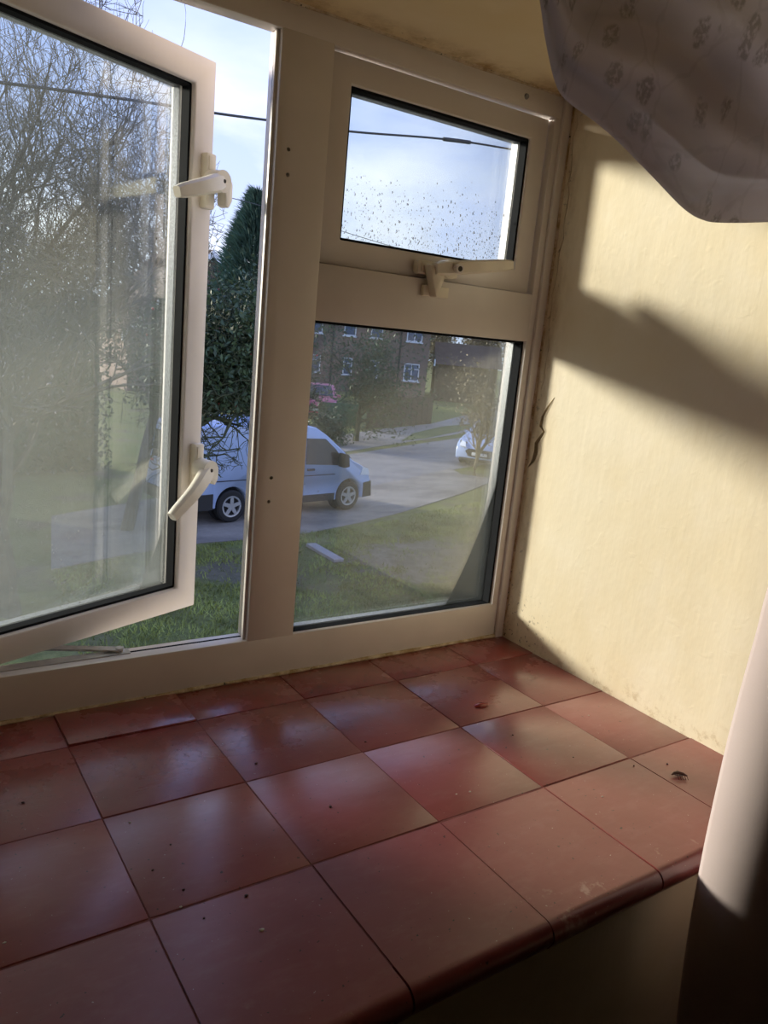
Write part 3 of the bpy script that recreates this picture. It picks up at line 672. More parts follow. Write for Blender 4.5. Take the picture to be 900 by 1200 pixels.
def grass():
    # blades on the part of the lawn that the window looks down on
    N_ = 60000; P0 = [ground(*q) for q in [(100, 790), (620, 760), (620, 575), (420, 618), (235, 640), (60, 672)]]
    poly = [(p.x, p.y) for p in P0]
    xs = rng.uniform(min(p[0] for p in poly) - 0.3, max(p[0] for p in poly), N_ * 2); ys = rng.uniform(min(p[1] for p in poly), max(p[1] for p in poly), N_ * 2)
    ins = np.zeros(len(xs), bool); j = len(poly) - 1
    for i in range(len(poly)):
        xi, yi = poly[i]; xj, yj = poly[j]
        ins ^= ((yi > ys) != (yj > ys)) & (xs < (xj - xi) * (ys - yi) / (yj - yi + 1e-9) + xi); j = i
    cl = np.sin(xs * 2.3 + 1.7 * np.sin(ys * 1.9)) * np.sin(ys * 2.7 + 1.3 * np.sin(xs * 1.6)) + 0.5 * np.sin(xs * 7.1) * np.sin(ys * 6.3)
    b = ground(525, 655); bare = ((xs - b.x) ** 2 * 0.45 + (ys - b.y) ** 2) < 1.5 + 0.9 * np.sin(xs * 3.1 + 2 * np.sin(ys * 2.3)) * np.sin(ys * 3.7)
    b2 = ground(258, 672); bare |= ((xs - b2.x) ** 2 + (ys - b2.y) ** 2) < 0.35
    keep = ins & (cl + rng.normal(0, 0.5, len(xs)) > -0.25) & ~(bare & (rng.random(len(xs)) < 0.82))
    for t_ in (at(10, 560, 9.6), at(150, 560, 13.4), at(222, 560, 11.2)): keep &= ((xs - t_.x) ** 2 + (ys - t_.y) ** 2) > 0.19 ** 2
    ga, gb = ground(364, 640), ground(397, 659); gd = (gb - ga); gl_ = gd.length; gd = gd / gl_; tt = (xs - ga.x) * gd.x + (ys - ga.y) * gd.y; ss = -(xs - ga.x) * gd.y + (ys - ga.y) * gd.x
    keep &= ~((tt > -0.08) & (tt < gl_ + 0.08) & (np.abs(ss) < 0.18))
    xs, ys = xs[keep][:N_], ys[keep][:N_]; n = len(xs)
    a = rng.uniform(0, 6.283, n); h = rng.uniform(0.03, 0.085, n); w = rng.uniform(0.006, 0.014, n); lean = rng.normal(0, 0.03, (n, 2))
    v = np.zeros((n, 3, 3)); v[:, 0] = np.c_[xs + w * np.cos(a), ys + w * np.sin(a), np.full(n, GZ - 0.002)]
    v[:, 1] = np.c_[xs - w * np.cos(a), ys - w * np.sin(a), np.full(n, GZ - 0.002)]; v[:, 2] = np.c_[xs + lean[:, 0], ys + lean[:, 1], GZ + h]
    o = raw('grass', v.reshape(-1, 3).tolist(), np.arange(n * 3).reshape(-1, 3).tolist(), 'grass_blade')
    tag(o, 'short rough grass growing on the front lawn', 'grass', None, 'stuff')
grass()
pa, pb = ground(364, 640), ground(397, 659); pd = pb - pa
pk = box('wooden_plank', -pd.length / 2, pd.length / 2, -0.10, 0.10, 0, 0.06, 'plank', None, 0.004); pk.location = ((pa.x + pb.x) / 2, (pa.y + pb.y) / 2, GZ); pk.rotation_euler = (0, 0, math.atan2(pd.y, pd.x)); tag(pk, 'pale weathered board lying on the front lawn', 'board')

# ---- vehicles
def body(name, prof, hw, tz, tum, mat, par, rnd=0.05):
    cx = sum(p[0] for p in prof) / len(prof); cz = sum(p[1] for p in prof) / len(prof)
    def shrink(d):
        out = []
        for x, z in prof:
            l = math.hypot(x - cx, z - cz); out.append((x - (x - cx) / l * d, z - (z - cz) / l * d))
        return out
    sl_ = [(-hw, rnd), (-hw + rnd * 0.35, rnd * 0.35), (-hw + rnd * 1.2, 0.0), (0, 0.0), (hw - rnd * 1.2, 0.0), (hw - rnd * 0.35, rnd * 0.35), (hw, rnd)]
    bm = bmesh.new(); R = []
    for y, d in sl_:
        pr = shrink(d)
        R.append([bm.verts.new((x - (0.10 * (y / hw) ** 2 * max(0, (x - cx) / 2.2)), y * (1 - tum * max(0, (z - tz)) ** 1.3), z)) for x, z in pr])
    n = len(prof)
    for a, b in zip(R[:-1], R[1:]):
        for i in range(n): bm.faces.new((a[i], a[(i + 1) % n], b[(i + 1) % n], b[i]))
    bm.faces.new(R[0]); bm.faces.new(R[-1][::-1])
    return finish(name, bm, mat, par, 32)
def vehicle_kit(root, hw, tz, tum):
    def sy(z, s, off=0.0): return s * (hw * (1 - tum * max(0, z - tz) ** 1.3) + off)
    def panel(name, poly, s, mat, off=0.006, th=0.02):
        bm = bmesh.new(); A = [bm.verts.new((x, sy(z, s, off), z)) for x, z in poly]; B = [bm.verts.new((x, sy(z, s, -th), z)) for x, z in poly]
        bm.faces.new(A); bm.faces.new(B[::-1])
        for i in range(len(poly)): bm.faces.new((A[i], A[(i + 1) % len(poly)], B[(i + 1) % len(poly)], B[i]))
        return finish(name, bm, mat, root)
    def lathe(name, x, z, prof_, n, mat, par):
        v, f = [], []
        for (y, q) in prof_:
            for k in range(n): v.append((x + q * math.cos(2 * math.pi * k / n), y, z + q * math.sin(2 * math.pi * k / n)))
        for i in range(len(prof_) - 1):
            for k in range(n): f.append((i * n + k, i * n + (k + 1) % n, (i + 1) * n + (k + 1) % n, (i + 1) * n + k))
        f.append(tuple(range(n))); f.append(tuple((len(prof_) - 1) * n + k for k in range(n)))
        return pyd(name, v, f, mat, par, 35)
    def wheel(bod, x, s, r, w=0.2):
        yo = s * (hw - 0.004); yi = s * (hw - 0.004 - w)
        c = lathe('cutter', x, r + 0.02, [(s * (hw - 0.30), r * 1.17), (s * (hw + 0.2), r * 1.17)], 32, None, root); carve(bod, [c])
        lathe('wheel_arch', x, r + 0.02, [(s * (hw - 0.31), r * 1.16), (s * (hw - 0.285), r * 1.16)], 28, 'plastic_dark', root)
        t = lathe('wheel', x, r, [(yi, r * 0.9), (yi + s * 0.02, r), (yo - s * 0.025, r), (yo, r * 0.9), (yo, r * 0.66), (yo - s * 0.05, r * 0.62)], 28, 'tyre', root)
        bm = bmesh.new(); R_ = []
        for q, y in ((0.66, -0.05), (0.66, 0.002), (0.56, -0.002), (0.55, -0.05)): R_.append([bm.verts.new((x + r * q * math.cos(k * 0.2618), yo + s * y, r + r * q * math.sin(k * 0.2618))) for k in range(24)])
        for A_, B_ in zip(R_, R_[1:] + R_[:1]):
            for k in range(24): bm.faces.new((A_[k], A_[(k + 1) % 24], B_[(k + 1) % 24], B_[k]))
        for k in range(5):
            a = k * 1.2566 + 0.3; d_ = Vector((math.cos(a), 0, math.sin(a))); n_ = Vector((-math.sin(a), 0, math.cos(a))); c_ = Vector((x, yo - s * 0.012, r)); P_ = []
            for y in (-0.010, 0.010):
                for (l_, w_) in ((0.12, -0.13), (0.60, -0.10), (0.60, 0.10), (0.12, 0.13)): P_.append(bm.verts.new(c_ + d_ * (r * l_) + n_ * (r * w_) + Vector((0, y, 0))))
            for q in ((0, 1, 2, 3), (7, 6, 5, 4), (0, 4, 5, 1), (1, 5, 6, 2), (2, 6, 7, 3), (3, 7, 4, 0)): bm.faces.new([P_[i] for i in q])
        tr_ = finish('wheel_trim', bm, 'alloy', t)
        lathe('hub_cap', x, r, [(yo - s * 0.03, r * 0.20), (yo - s * 0.001, r * 0.17)], 16, 'alloy', t)
    return sy, panel, wheel
def slab_quad(name, pts, th, mat, par):
    P = [Vector(p) for p in pts]; n_ = (P[1] - P[0]).cross(P[-1] - P[0]).normalized() * th; bm = bmesh.new()
    A = [bm.verts.new(p + n_) for p in P]; B = [bm.verts.new(p - n_) for p in P]; bm.faces.new(A); bm.faces.new(B[::-1])
    for i in range(len(P)): bm.faces.new((A[i], A[(i + 1) % len(P)], B[(i + 1) % len(P)], B[i]))
    return finish(name, bm, mat, par)
def van():
    rw, fw = ground(268, 612), ground(403, 597.5); d = (fw - rw); ang = math.atan2(d.y, d.x)
    o = empty('van', (0, 0, GZ + 0.012), ang); hw = 0.95
    loc = rw - Matrix.Rotation(ang, 3, 'Z') @ Vector((0.95, -0.86, 0)); o.location = (loc.x, loc.y, GZ + 0.012)
    tag(o, 'white panel van parked on the drive behind overhanging twigs', 'van')
    prof = [(0.04, 0.32), (0.0, 0.5), (0.0, 1.0), (0.05, 1.5), (0.14, 1.86), (0.3, 1.95), (1.5, 1.97), (2.75, 1.96), (3.10, 1.90), (3.40, 1.74), (3.85, 1.42), (4.22, 1.14), (4.50, 1.02), (4.70, 0.88), (4.80, 0.68), (4.82, 0.45), (4.74, 0.26), (2.5, 0.26)]
    bod = body('body', prof, hw, 1.0, 0.11, 'van_paint', o, 0.06)
    sy, panel, wheel = vehicle_kit(o, hw, 1.0, 0.11)
    for s in (-1, 1):
        for x in (0.95, 4.05): wheel(bod, x, s, 0.335)
        panel('side_window', [(2.78, 1.12), (2.80, 1.68), (3.30, 1.66), (3.60, 1.42), (3.84, 1.14), (3.84, 1.06)], s, 'van_glass')
        panel('sill_trim', [(1.38, 0.28), (1.38, 0.44), (3.62, 0.44), (3.62, 0.28)], s, 'plastic_dark')
        panel('rear_corner', [(0.02, 0.30), (0.02, 0.62), (0.50, 0.62), (0.50, 0.30)], s, 'plastic_dark', 0.012)
        panel('front_corner', [(4.47, 0.28), (4.47, 0.62), (4.70, 0.66), (4.74, 0.30)], s, 'plastic_dark', 0.006)
        panel('tail_lamp', [(0.03, 0.95), (0.05, 1.35), (0.16, 1.38), (0.16, 0.95)], s, 'red_lamp', 0.01)
        panel('door_seam', [(2.72, 0.46), (2.72, 1.74), (2.735, 1.74), (2.735, 0.46)], s, 'plastic_dark', 0.003)
        panel('door_seam', [(1.36, 0.46), (1.36, 1.74), (1.375, 1.74), (1.375, 0.46)], s, 'plastic_dark', 0.003)
        panel('side_groove', [(0.5, 0.86), (0.5, 0.875), (3.6, 0.875), (3.6, 0.86)], s, 'plastic_dark', 0.002)
        panel('door_handle', [(2.82, 0.98), (2.82, 1.02), (3.0, 1.02), (3.0, 0.98)], s, 'plastic_dark', 0.025)
        panel('headlamp', [(4.36, 0.82), (4.42, 1.0), (4.58, 0.95), (4.64, 0.80)], s, 'lamp_glass', 0.008)
        m = prism('door_mirror', [(3.66, 1.04), (3.66, 1.36), (3.78, 1.34), (3.82, 1.06)], 'y', s * (hw + 0.0), s * (hw + 0.24), 'plastic_dark', o, 0.02)
    slab_quad('windscreen', [(3.18, -0.72, 1.885), (3.18, 0.72, 1.885), (4.20, 0.76, 1.165), (4.20, -0.76, 1.165)], 0.012, 'van_glass', o)
    slab_quad('rear_window', [(0.035, -0.7, 1.15), (0.035, 0.7, 1.15), (0.09, 0.66, 1.7), (0.09, -0.66, 1.7)], 0.02, 'van_glass', o)
    box('rear_bumper', -0.05, 0.12, -0.9, 0.9, 0.30, 0.55, 'plastic_dark', o, 0.03)
    box('grille', 4.70, 4.85, -0.55, 0.55, 0.42, 0.64, 'plastic_dark', o, 0.02)
    box('number_plate', 4.84, 4.87, -0.26, 0.26, 0.47, 0.58, 'white_plate', o, 0.004)
van()
def car(label, base, ang, paint, scale=1.0, name='car'):
    o = empty(name, (base.x, base.y, GZ + 0.02), ang); o.scale = (scale,) * 3; tag(o, label, 'car'); hw = 0.86
    prof = [(0.06, 0.28), (0.0, 0.5), (0.02, 0.78), (0.12, 0.98), (0.42, 1.32), (0.70, 1.43), (1.3, 1.475), (1.8, 1.455), (2.15, 1.37), (2.55, 1.16), (2.92, 0.98), (3.30, 0.90), (3.65, 0.80), (3.85, 0.66), (3.93, 0.48), (3.90, 0.26), (3.78, 0.20), (2.0, 0.20)]
    bod = body('body', prof, hw, 0.85, 0.34, paint, o, 0.06)
    sy, panel, wheel = vehicle_kit(o, hw, 0.85, 0.34)
    for s in (-1, 1):
        for x in (0.66, 3.16): wheel(bod, x, s, 0.305, 0.19)
        panel('side_window', [(0.55, 1.02), (0.72, 1.33), (1.40, 1.37), (1.46, 0.97)], s, 'van_glass')
        panel('side_window', [(1.52, 0.97), (1.48, 1.37), (1.88, 1.36), (2.30, 1.14), (2.52, 0.96)], s, 'van_glass')
        panel('door_seam', [(1.48, 0.30), (1.48, 0.96), (1.495, 0.96), (1.495, 0.30)], s, 'plastic_dark', 0.003)
        prism('door_mirror', [(2.36, 0.94), (2.36, 1.07), (2.48, 1.06), (2.52, 0.95)], 'y', s * hw * 0.97, s * (hw + 0.17), paint, o, 0.02)
        slab_quad('headlamp', [(3.86, s * 0.50, 0.62), (3.80, s * 0.72, 0.62), (3.50, s * 0.80, 0.80), (3.72, s * 0.55, 0.74)], 0.035, 'lamp_glass', o)
        slab_quad('tail_lamp', [(0.0, s * 0.60, 0.70), (0.02, s * 0.80, 0.70), (0.12, s * 0.78, 0.94), (0.09, s * 0.60, 0.94)], 0.03, 'red_lamp', o)
    slab_quad('windscreen', [(2.02, -0.56, 1.42), (2.02, 0.56, 1.42), (2.86, 0.66, 1.015), (2.86, -0.66, 1.015)], 0.010, 'van_glass', o)
    slab_quad('rear_window', [(0.18, -0.60, 1.05), (0.18, 0.60, 1.05), (0.46, 0.54, 1.355), (0.46, -0.54, 1.355)], 0.02, 'van_glass', o)
    prism('grille', [(-0.50, 0.52), (-0.40, 0.60), (0.40, 0.60), (0.50, 0.52), (0.36, 0.36), (-0.36, 0.36)], 'x', 3.80, 3.945, 'plastic_dark', o)
    box('lower_bumper', 3.7, 3.93, -0.70, 0.70, 0.20, 0.29, 'plastic_dark', o, 0.02)
    box('number_plate', 3.93, 3.955, -0.26, 0.26, 0.40, 0.50, 'white_plate', o, 0.004)
    return o
def place_car(u, v, deg):     # the pixel marks the ground under the front left corner
    ang = math.radians(deg); p = ground(u, v); q = p - Matrix.Rotation(ang, 3, 'Z') @ Vector((3.8, 0.0, 0)); return q, ang
q, a = place_car(561, 549, 214); car('white hatchback car facing the viewer at the roadside behind a thin tree', q, a, 'van_paint')
q, a = place_car(372, 492, 242); car('small pink-red car parked by the far houses', q, a, 'pink_paint')

# ---- houses
def hwin(par, x, z, w, h, y=0.0, bars=1, top=True):
    wf = empty('window', parent=par); wf.location = (x, y, z); t = 0.07
    bm = bmesh.new()
    for (x0, x1, z0, z1) in ((-w / 2, w / 2, 0, t), (-w / 2, w / 2, h - t, h), (-w / 2, -w / 2 + t, t, h - t), (w / 2 - t, w / 2, t, h - t)): bbox(bm, x0, x1, -0.06, 0.05, z0, z1)
    for b in range(bars):
        xb = -w / 2 + w * (b + 1) / (bars + 1); bbox(bm, xb - 0.035, xb + 0.035, -0.05, 0.04, t, h - t)
    if top: bbox(bm, -w / 2 + t, w / 2 - t, -0.05, 0.04, h * 0.66, h * 0.66 + 0.06)
    finish('window_frame', bm, 'house_white', wf)
    box('pane', -w / 2 + t, w / 2 - t, -0.01, 0.01, t, h - t, 'house_pane', wf)
    box('window_ledge', -w / 2 - 0.08, w / 2 + 0.08, -0.12, 0.04, -0.08, 0.0, 'house_white', wf)
def brick_house():
    pr, pl = ground(497, 468), ground(330, 452); d = pl - pr; L = 13.0; ang = math.atan2(-d.y, -d.x)
    o = empty('brick_house', (pr.x, pr.y, GZ), ang); tag(o, 'long brick house with white windows across the road', 'house')
    box('wall', -L, 0, 0.0, 8.0, 0, 5.3, 'house_brick', o)
    v = [(-L - 0.3, -0.4, 5.25), (0.3, -0.4, 5.25), (0.3, 8.4, 5.25), (-L - 0.3, 8.4, 5.25), (-L - 0.3, 4, 8.0), (0.3, 4, 8.0)]
    pyd('roof', v, [(0, 1, 5, 4), (2, 3, 4, 5), (1, 2, 5), (3, 0, 4), (0, 3, 2, 1)], 'roof_tile', o)
    box('chimney', -6.6, -5.7, 3.5, 4.4, 7.0, 9.2, 'house_brick', o)
    for (x, w, b) in ((-1.05, 1.05, 1), (-3.6, 0.62, 0), (-5.4, 0.62, 0), (-8.0, 1.5, 1), (-10.8, 1.2, 1)):
        hwin(o, x, 1.15, w, 1.15, 0.0, b); hwin(o, x, 3.75, w * (1.0 if b else 1.3), 1.05, 0.0, b)
    v, f = tube_data([(-1.95, -0.06, 0), (-1.95, -0.06, 5.2)], 0.06, 8); pyd('drainpipe', v, f, 'drainpipe', o)
    v, f = tube_data([(-6.5, -0.06, 0), (-6.5, -0.06, 5.2)], 0.06, 8); pyd('drainpipe', v, f, 'drainpipe', o)
    v, f = tube_data([(-L - 0.3, -0.45, 5.2), (0.3, -0.45, 5.2)], 0.07, 8); pyd('gutter', v, f, 'drainpipe', o)
    box('satellite_arm', -4.52, -4.48, -0.35, 0.02, 0.95, 1.0, 'drainpipe', o)
brick_house()
def outhouse():
    hr, hl = ground(497, 468), ground(330, 452); d = (hr - hl).normalized(); ang = math.atan2(d.y, d.x); L = 4.2; pr = hr + d * (L + 0.55)
    o = empty('outbuilding', (pr.x, pr.y, GZ), ang); tag(o, 'low dark outbuilding with brown tiled roof beside the brick house', 'outbuilding')
    box('wall', -L, 0, 0, 5, 0, 2.5, 'fence_wood', o)
    v = [(-L - 0.1, -0.3, 2.45), (0.3, -0.3, 2.45), (0.3, 5.3, 2.45), (-L - 0.1, 5.3, 2.45), (-L - 0.1, 2.5, 3.9), (0.3, 2.5, 3.9)]
    pyd('roof', v, [(0, 1, 5, 4), (2, 3, 4, 5), (1, 2, 5), (3, 0, 4), (0, 3, 2, 1)], 'roof_tile', o)
    box('bargeboard', -L - 0.15, -L - 0.05, -0.4, -0.3, 2.3, 2.75, 'house_white', o)
outhouse()
def gable_house():
    Y = 40.0; ap = on_y(247, 297, Y); s = on_y(300, 366, Y)
    o = empty('gabled_house', (ap.x, Y, GZ)); tag(o, 'brick house with white gable boards behind the dense shrub', 'house')
    hz = ap.z - GZ; hw_ = 4.2; ez = hz - hw_ * (ap.z - s.z) / (s.x - ap.x)
    prism('gable_wall', [(-hw_, 0), (hw_, 0), (hw_, ez), (0, hz), (-hw_, ez)], 'y', 0, 9, 'house_brick', o)
    for sg in (-1, 1):
        slab_quad('roof_slope', [(0, -0.3, hz + 0.12), (0, 9.3, hz + 0.12), (sg * (hw_ + 0.4), 9.3, ez - 0.25), (sg * (hw_ + 0.4), -0.3, ez - 0.25)], 0.08, 'roof_tile', o)
        slab_quad('bargeboard', [(0, -0.40, hz + 0.18), (sg * (hw_ + 0.4), -0.40, ez - 0.2), (sg * (hw_ + 0.4), -0.40, ez - 0.55), (0, -0.40, hz - 0.18)], 0.04, 'house_white', o)
    w = on_y(279, 381, Y); hwin(o, w.x - ap.x, w.z - GZ, 0.95, 1.0, 0.0, 1)
    w = on_y(262, 430, Y); hwin(o, w.x - ap.x, w.z - GZ, 0.8, 1.0, 0.0, 1)
gable_house()
def fence():
    a, b = ground(432, 503), ground(505, 497); d = b - a; L = d.length; ang = math.atan2(d.y, d.x)
    o = empty('garden_fence', (a.x, a.y, GZ), ang); tag(o, 'low brown close boarded fence in front of the brick house', 'fence')
    n = int(L / 0.24); w = L / n
    for i in range(n):
        box('board', i * w + 0.008, (i + 1) * w - 0.008, -0.012 + 0.006 * (i % 2), 0.012 + 0.006 * (i % 2), 0.03, 1.32 + 0.02 * random.random(), 'fence_wood', o)
    box('fence_rail', 0, L, 0.02, 0.07, 0.35, 0.43, 'fence_wood', o); box('fence_rail', 0, L, 0.02, 0.07, 1.0, 1.08, 'fence_wood', o)
    for k in range(5): x = L * k / 4; box('post', x - 0.05, x + 0.05, 0.03, 0.13, 0, 1.42, 'fence_wood', o)
fence()
p = ground(396, 498); o = box('green_board', -0.9, 0.9, -0.02, 0.02, 0, 0.95, 'green_board', None, 0.01); o.location = (p.x, p.y, GZ); o.rotation_euler = (0, 0, -0.4); tag(o, 'green panel standing upright beside the pink-red car', 'panel')

# ---- trees
def twigs(seed, root, h0, rad, spread, levels, nb, length, up=0.25, gnarl=0.35, shrink=0.68, droop=0.0, lean=(0, 0, 1), maxseg=16000, minr=0.005, first=0.22, room=None):
    R = random.Random(seed); v, f = [], []; tips = []; cnt = [0]
    from collections import deque
    Qu = deque([(Vector((0, 0, 0)), Vector(lean).normalized(), h0, rad, 0)])
    while Qu and cnt[0] < maxseg:
        p, d, L, r, lev = Qu.popleft()
        n = 5 if lev > 0 else 6; pts = [p]; rr = [r]; q = p.copy(); dd = d.copy(); kids = []
        for i in range(n):
            dd = (dd + Vector((R.gauss(0, gnarl), R.gauss(0, gnarl), R.gauss(0, gnarl) + up * 0.3 - droop * 0.25 * lev)) * (0.5 if lev else 0.2)).normalized()
            q2 = q + dd * (L / n)
            if lev and room and not (room[0] < q2.x < room[1] and room[2] < q2.y < room[3] and room[4] < q2.z < room[5]):
                m_ = Vector(((room[0] + room[1]) / 2, (room[2] + room[3]) / 2, q2.z * 0.5 + (room[4] + room[5]) * 0.25)) - q      # turn back into the crown
                dd = (dd * 0.4 + m_.normalized()).normalized(); q2 = q + dd * (L / n)
                if not (room[0] < q2.x < room[1] and room[2] < q2.y < room[3] and room[4] < q2.z < room[5]): break
            q = q2; pts.append(q.copy()); rr.append(r * (1 - 0.55 * (i + 1) / n)); kids.append((q.copy(), dd.copy(), rr[-1]))
        if len(pts) < 2: continue
        tube_data(pts, rr, 6 if lev < 2 else 3, False, v, f); cnt[0] += n
        if lev >= levels: tips.append((q.copy(), dd.copy())); continue
        if lev >= levels - 1: tips.append((q.copy(), dd.copy()))
        for b in range(nb[min(lev, len(nb) - 1)]):
            kq, kd, kr = kids[min(len(kids) - 1, int(R.uniform(first if lev == 0 else 0.0, 1) * len(kids)))]
            ax = Vector((R.gauss(0, 1), R.gauss(0, 1), R.gauss(0, 0.7))).normalized(); nd = (kd * (1 - spread) + ax * spread + Vector((0, 0, up * 0.4 - droop * 0.3))).normalized()
            Qu.append((kq, nd, L * shrink * R.uniform(0.7, 1.2), max(kr * 0.72, minr), lev + 1))
    return v, f, tips
def tree(name, label, base, seed, mat, h0, rad, spread, levels, nb, up=0.25, gnarl=0.35, shrink=0.68, droop=0.0, lean=(0, 0, 1), leaves=0, lmat=None, lsize=0.05, maxseg=16000, minr=0.005, first=0.22, room=None, lzmin=-9, cat='tree', berries=0, jitter=0.25):
    o = empty(name, (base.x, base.y, GZ)); tag(o, label, cat)
    v, f, tips = twigs(seed, o, h0, rad, spread, levels, nb, 0, up, gnarl, shrink, droop, lean, maxseg, minr, first, [w - c for w, c in zip(room[:4], (base.x, base.x, base.y, base.y))] + list(room[4:]) if room else [-99, 99, -99, 99, 0.12, 99])
    raw('branches', v, f, mat, o)
    if leaves:
        R = random.Random(seed + 1); lv, lf = [], []; tl = [q for q in tips if q[0].z > lzmin] or tips
        for k in range(leaves):
            p, d = R.choice(tl); p = p + Vector((R.gauss(0, jitter), R.gauss(0, jitter), R.gauss(0, jitter))); p.z = max(p.z, 0.1); a = Vector((R.gauss(0, 1), R.gauss(0, 1), R.gauss(0, 1))).normalized(); b = a.cross(Vector((R.gauss(0, 1), R.gauss(0, 1), R.gauss(0, 1)))).normalized(); s = lsize * R.uniform(0.6, 1.4); n = len(lv)
            for q in (p - a * s, p + b * s * 0.45, p + a * s, p - b * s * 0.45): lv.append(tuple(q))
            lf.append((n, n + 1, n + 2, n + 3))
        tag(raw('foliage', lv, lf, lmat, o), kind='stuff')
    if berries:
        R = random.Random(seed + 2); bm = bmesh.new()
        for k in range(berries):
            p, d = R.choice(tips); bmesh.ops.create_icosphere(bm, subdivisions=1, radius=0.022, matrix=Matrix.Translation(p + Vector((R.gauss(0, .1), R.gauss(0, .1), R.gauss(0, .1)))))
        tag(finish('berries', bm, 'berry', o), kind='stuff')
    return o
b = at(10, 560, 9.6); tree('bare_tree', 'big leafless tree with fine twigs against the sky behind the misted sash', b, 11, 'bark', 3.6, 0.15, 0.50, 6, [10, 6, 5, 4, 3, 3], up=0.40, gnarl=0.42, shrink=0.68, maxseg=52000, minr=0.0042, room=(-4.6, 2.35, 7.3, 11.4, 0.5, 8.9))
b = at(150, 560, 13.4); tree('bare_tree', 'smaller leafless tree beyond the misted sash, right of the big one', b, 23, 'bark', 3.4, 0.13, 0.50, 6, [10, 6, 5, 4, 3, 3], up=0.36, gnarl=0.44, shrink=0.68, maxseg=52000, minr=0.005, room=(0.3, 4.4, 12.1, 15.2, 2.3, 8.3))
b = at(222, 560, 11.2); tree('dense_shrub', 'dense mossy twiggy shrub hanging over the white van', b, 5, 'bark_moss', 3.4, 0.10, 0.72, 5, [14, 8, 5, 4, 3], up=0.14, gnarl=0.5, shrink=0.55, droop=0.16, lean=(0.22, 0, 1), leaves=26000, lmat='leaf_dark', lsize=0.045, maxseg=30000, first=0.62, lzmin=2.75, jitter=0.15, room=(2.55, 5.4, 9.6, 11.8, 1.0, 5.6), cat='shrub', berries=60)
b = at(330, 480, 22); tree('bushy_tree', 'dark bushy tree with thin twigs beside the pink-red car', at(418, 505, 24), 31, 'bark_moss', 2.2, 0.12, 0.6, 5, [7, 5, 4, 3, 2], up=0.25, leaves=5000, lmat='leaf_dark', lsize=0.07, maxseg=9000)
b = ground(556, 557); tree('thin_tree', 'thin young tree with brown twigs in front of the white hatchback', b, 41, 'leaf_brown', 1.5, 0.07, 0.5, 5, [8, 6, 4, 3, 2], up=0.5, shrink=0.64, leaves=1600, lmat='leaf_brown', lsize=0.05, maxseg=7000)
for i, (u, Y, sd, lab) in enumerate([(515, 71, 51, 'tall brown winter tree rising behind the outbuilding'), (560, 61, 52, 'brown-green winter tree between outbuilding and utility pole'), (615, 51.5, 53, 'brown winter tree beyond the utility pole')]):
    p = at(u, 460, Y); tree('winter_tree', lab, p, sd, 'leaf_brown', 3.0, 0.18, 0.6, 4, [7, 6, 5, 4], up=0.4, leaves=6000, lmat='leaf_brown', lsize=0.13, maxseg=5000, jitter=0.35, room=(p.x - 4.2, p.x + 4.2, p.y - 3.6, p.y + 3.6, 0.4, 9.5))
def hedge():
    o = empty('evergreen_hedge', (-1.75, 19.2, GZ), 0.06); tag(o, 'tall dark evergreen hedge beyond the bare trees, left of the van', 'hedge')
    box('core', -5.8, 5.8, -0.55, 0.55, 0, 3.9, 'leaf_dark', o, 0.15)
    R = random.Random(9); lv, lf = [], []
    for k in range(19000):
        x = R.uniform(-6.0, 6.0); z = R.uniform(0.05, 4.2); y = -0.6 - 0.25 * R.random() - 0.12 * math.sin(x * 3.1) * math.sin(z * 2.3)
        if R.random() < 0.2: z = 3.9 + 0.5 * R.random() * (0.6 + 0.4 * math.sin(x * 2.2)); y = R.uniform(-0.7, 0.7)
        a = Vector((R.gauss(0, 1), R.gauss(0, 1), R.gauss(0, 1))).normalized(); b = a.cross(Vector((R.gauss(0, 1), R.gauss(0, 1), R.gauss(0, 1)))).normalized(); q = Vector((x, y, z)); s_ = R.uniform(0.04, 0.09); n = len(lv)
        for w in (q - a * s_, q + b * s_ * 0.5, q + a * s_, q - b * s_ * 0.5): lv.append(tuple(w))
        lf.append((n, n + 1, n + 2, n + 3))
    tag(raw('foliage', lv, lf, 'leaf_dark', o), kind='stuff')
hedge()
def conifer():
    p = at(303, 226, 29); H = p.z - GZ; o = empty('conifer', (p.x, p.y, GZ)); tag(o, 'dark green conifer rising behind the dense shrub', 'tree')
    v, f = tube_data([(0, 0, 0), (0, 0, H * 0.95)], [0.2, 0.02], 8); pyd('trunk', v, f, 'bark', o)
    R = random.Random(3); lv, lf = [], []
    for k in range(22000):
        t = R.random() ** 0.7; z = H * (0.12 + 0.88 * t); rr = (1 - t) ** 0.8 * 2.9 * R.random() ** 0.5 + 0.05; a = R.uniform(0, 6.283) ; q = Vector((rr * math.cos(a), rr * math.sin(a), z)); d = Vector((math.cos(a), math.sin(a), R.uniform(0.1, 0.9))).normalized(); s_ = d.cross(Vector((R.gauss(0, 1), R.gauss(0, 1), 1))).normalized(); L = R.uniform(0.15, 0.55); n = len(lv)
        for w in (q - s_ * 0.03, q + s_ * 0.03, q + d * L): lv.append(tuple(w))
        lf.append((n, n + 1, n + 2))
    tag(raw('needles', lv, lf, 'conifer', o), kind='stuff')
conifer()
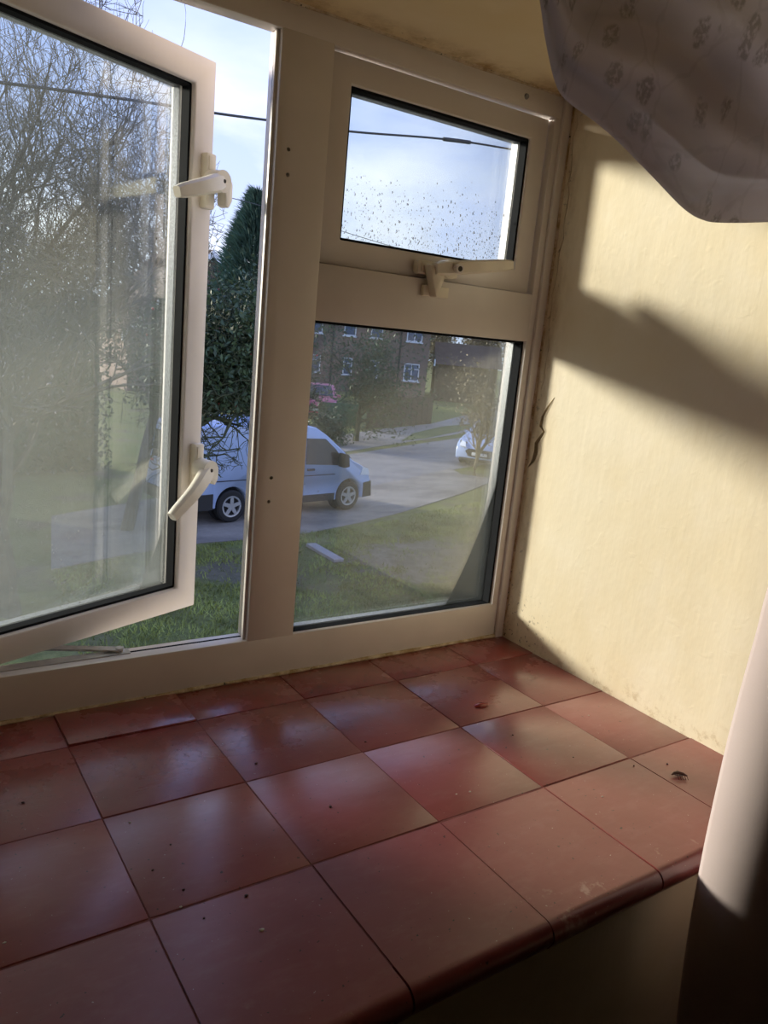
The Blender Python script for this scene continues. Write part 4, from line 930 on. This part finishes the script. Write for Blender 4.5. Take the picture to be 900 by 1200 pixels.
# ---- low shrubs at the left edge of the far verge
for (u, v, Y, sd, lab) in ((385, 512, 0, 61, 'low scrubby bush between van bonnet and road'),):
    p = ground(u, v + 8); tree('scrub_bush', lab, p, sd, 'bark_moss', 0.7, 0.05, 0.8, 4, [9, 6, 4, 3], up=0.1, gnarl=0.5, shrink=0.7, leaves=2500, lmat='leaf_dark', lsize=0.06, maxseg=5000, cat='bush', room=(p.x - 1.3, p.x + 1.1, p.y - 1.0, p.y + 1.0, 0.12, 2.0))
# ---- overhead cables and pole
def cable(label, pts, Y0, Y1, r, splice=None):
    P = catmull(pts, 8); n = len(P); Q = [on_y(u, v, Y0 + (Y1 - Y0) * i / (n - 1)) for i, (u, v) in enumerate(P)]
    o = empty('overhead_cable', tuple(Q[0])); tag(o, label, 'cable'); Q = [q - Q[0] for q in Q]
    tube('wire', Q, r, 'cable', o, 6)
    if splice: tube('splice_sleeve', Q[splice[0]:splice[1]], r * 1.9, 'cable', o, 8)
pp = ground(583, 497); POLE_Y = pp.y; tp_ = Vector((pp.x, pp.y, GZ + 7.3)) - CAMP; POLE_TOP = (450 + CAMF * tp_.dot(CR) / -tp_.dot(CB), 600 - CAMF * tp_.dot(CU) / -tp_.dot(CB))
cable('thick black overhead cable with a taped splice crossing the sky', [(-420, 40), (-100, 84), (65, 105), (200, 124), (255, 133), (322, 142), (410, 154), (520, 163), (605, 176), (760, 205), (950, 245)], 4.3, 6.8, 0.0105, (56, 60))
cable('thin overhead wire passing in front of the conifer', [(60, 180), (255, 228), (322, 246), (450, 286), POLE_TOP], 20, POLE_Y, 0.012)
def pole():
    p = ground(583, 497); o = empty('utility_pole', (p.x, p.y, GZ)); tag(o, 'slim wooden utility pole near the white hatchback', 'pole')
    v, f = tube_data([(0, 0, 0), (0, 0, 7.5)], [0.13, 0.10], 12); pyd('shaft', v, f, 'pole_wood', o, 40)
    box('cross_arm', -0.5, 0.5, -0.05, 0.05, 7.0, 7.1, 'pole_wood', o)
pole()
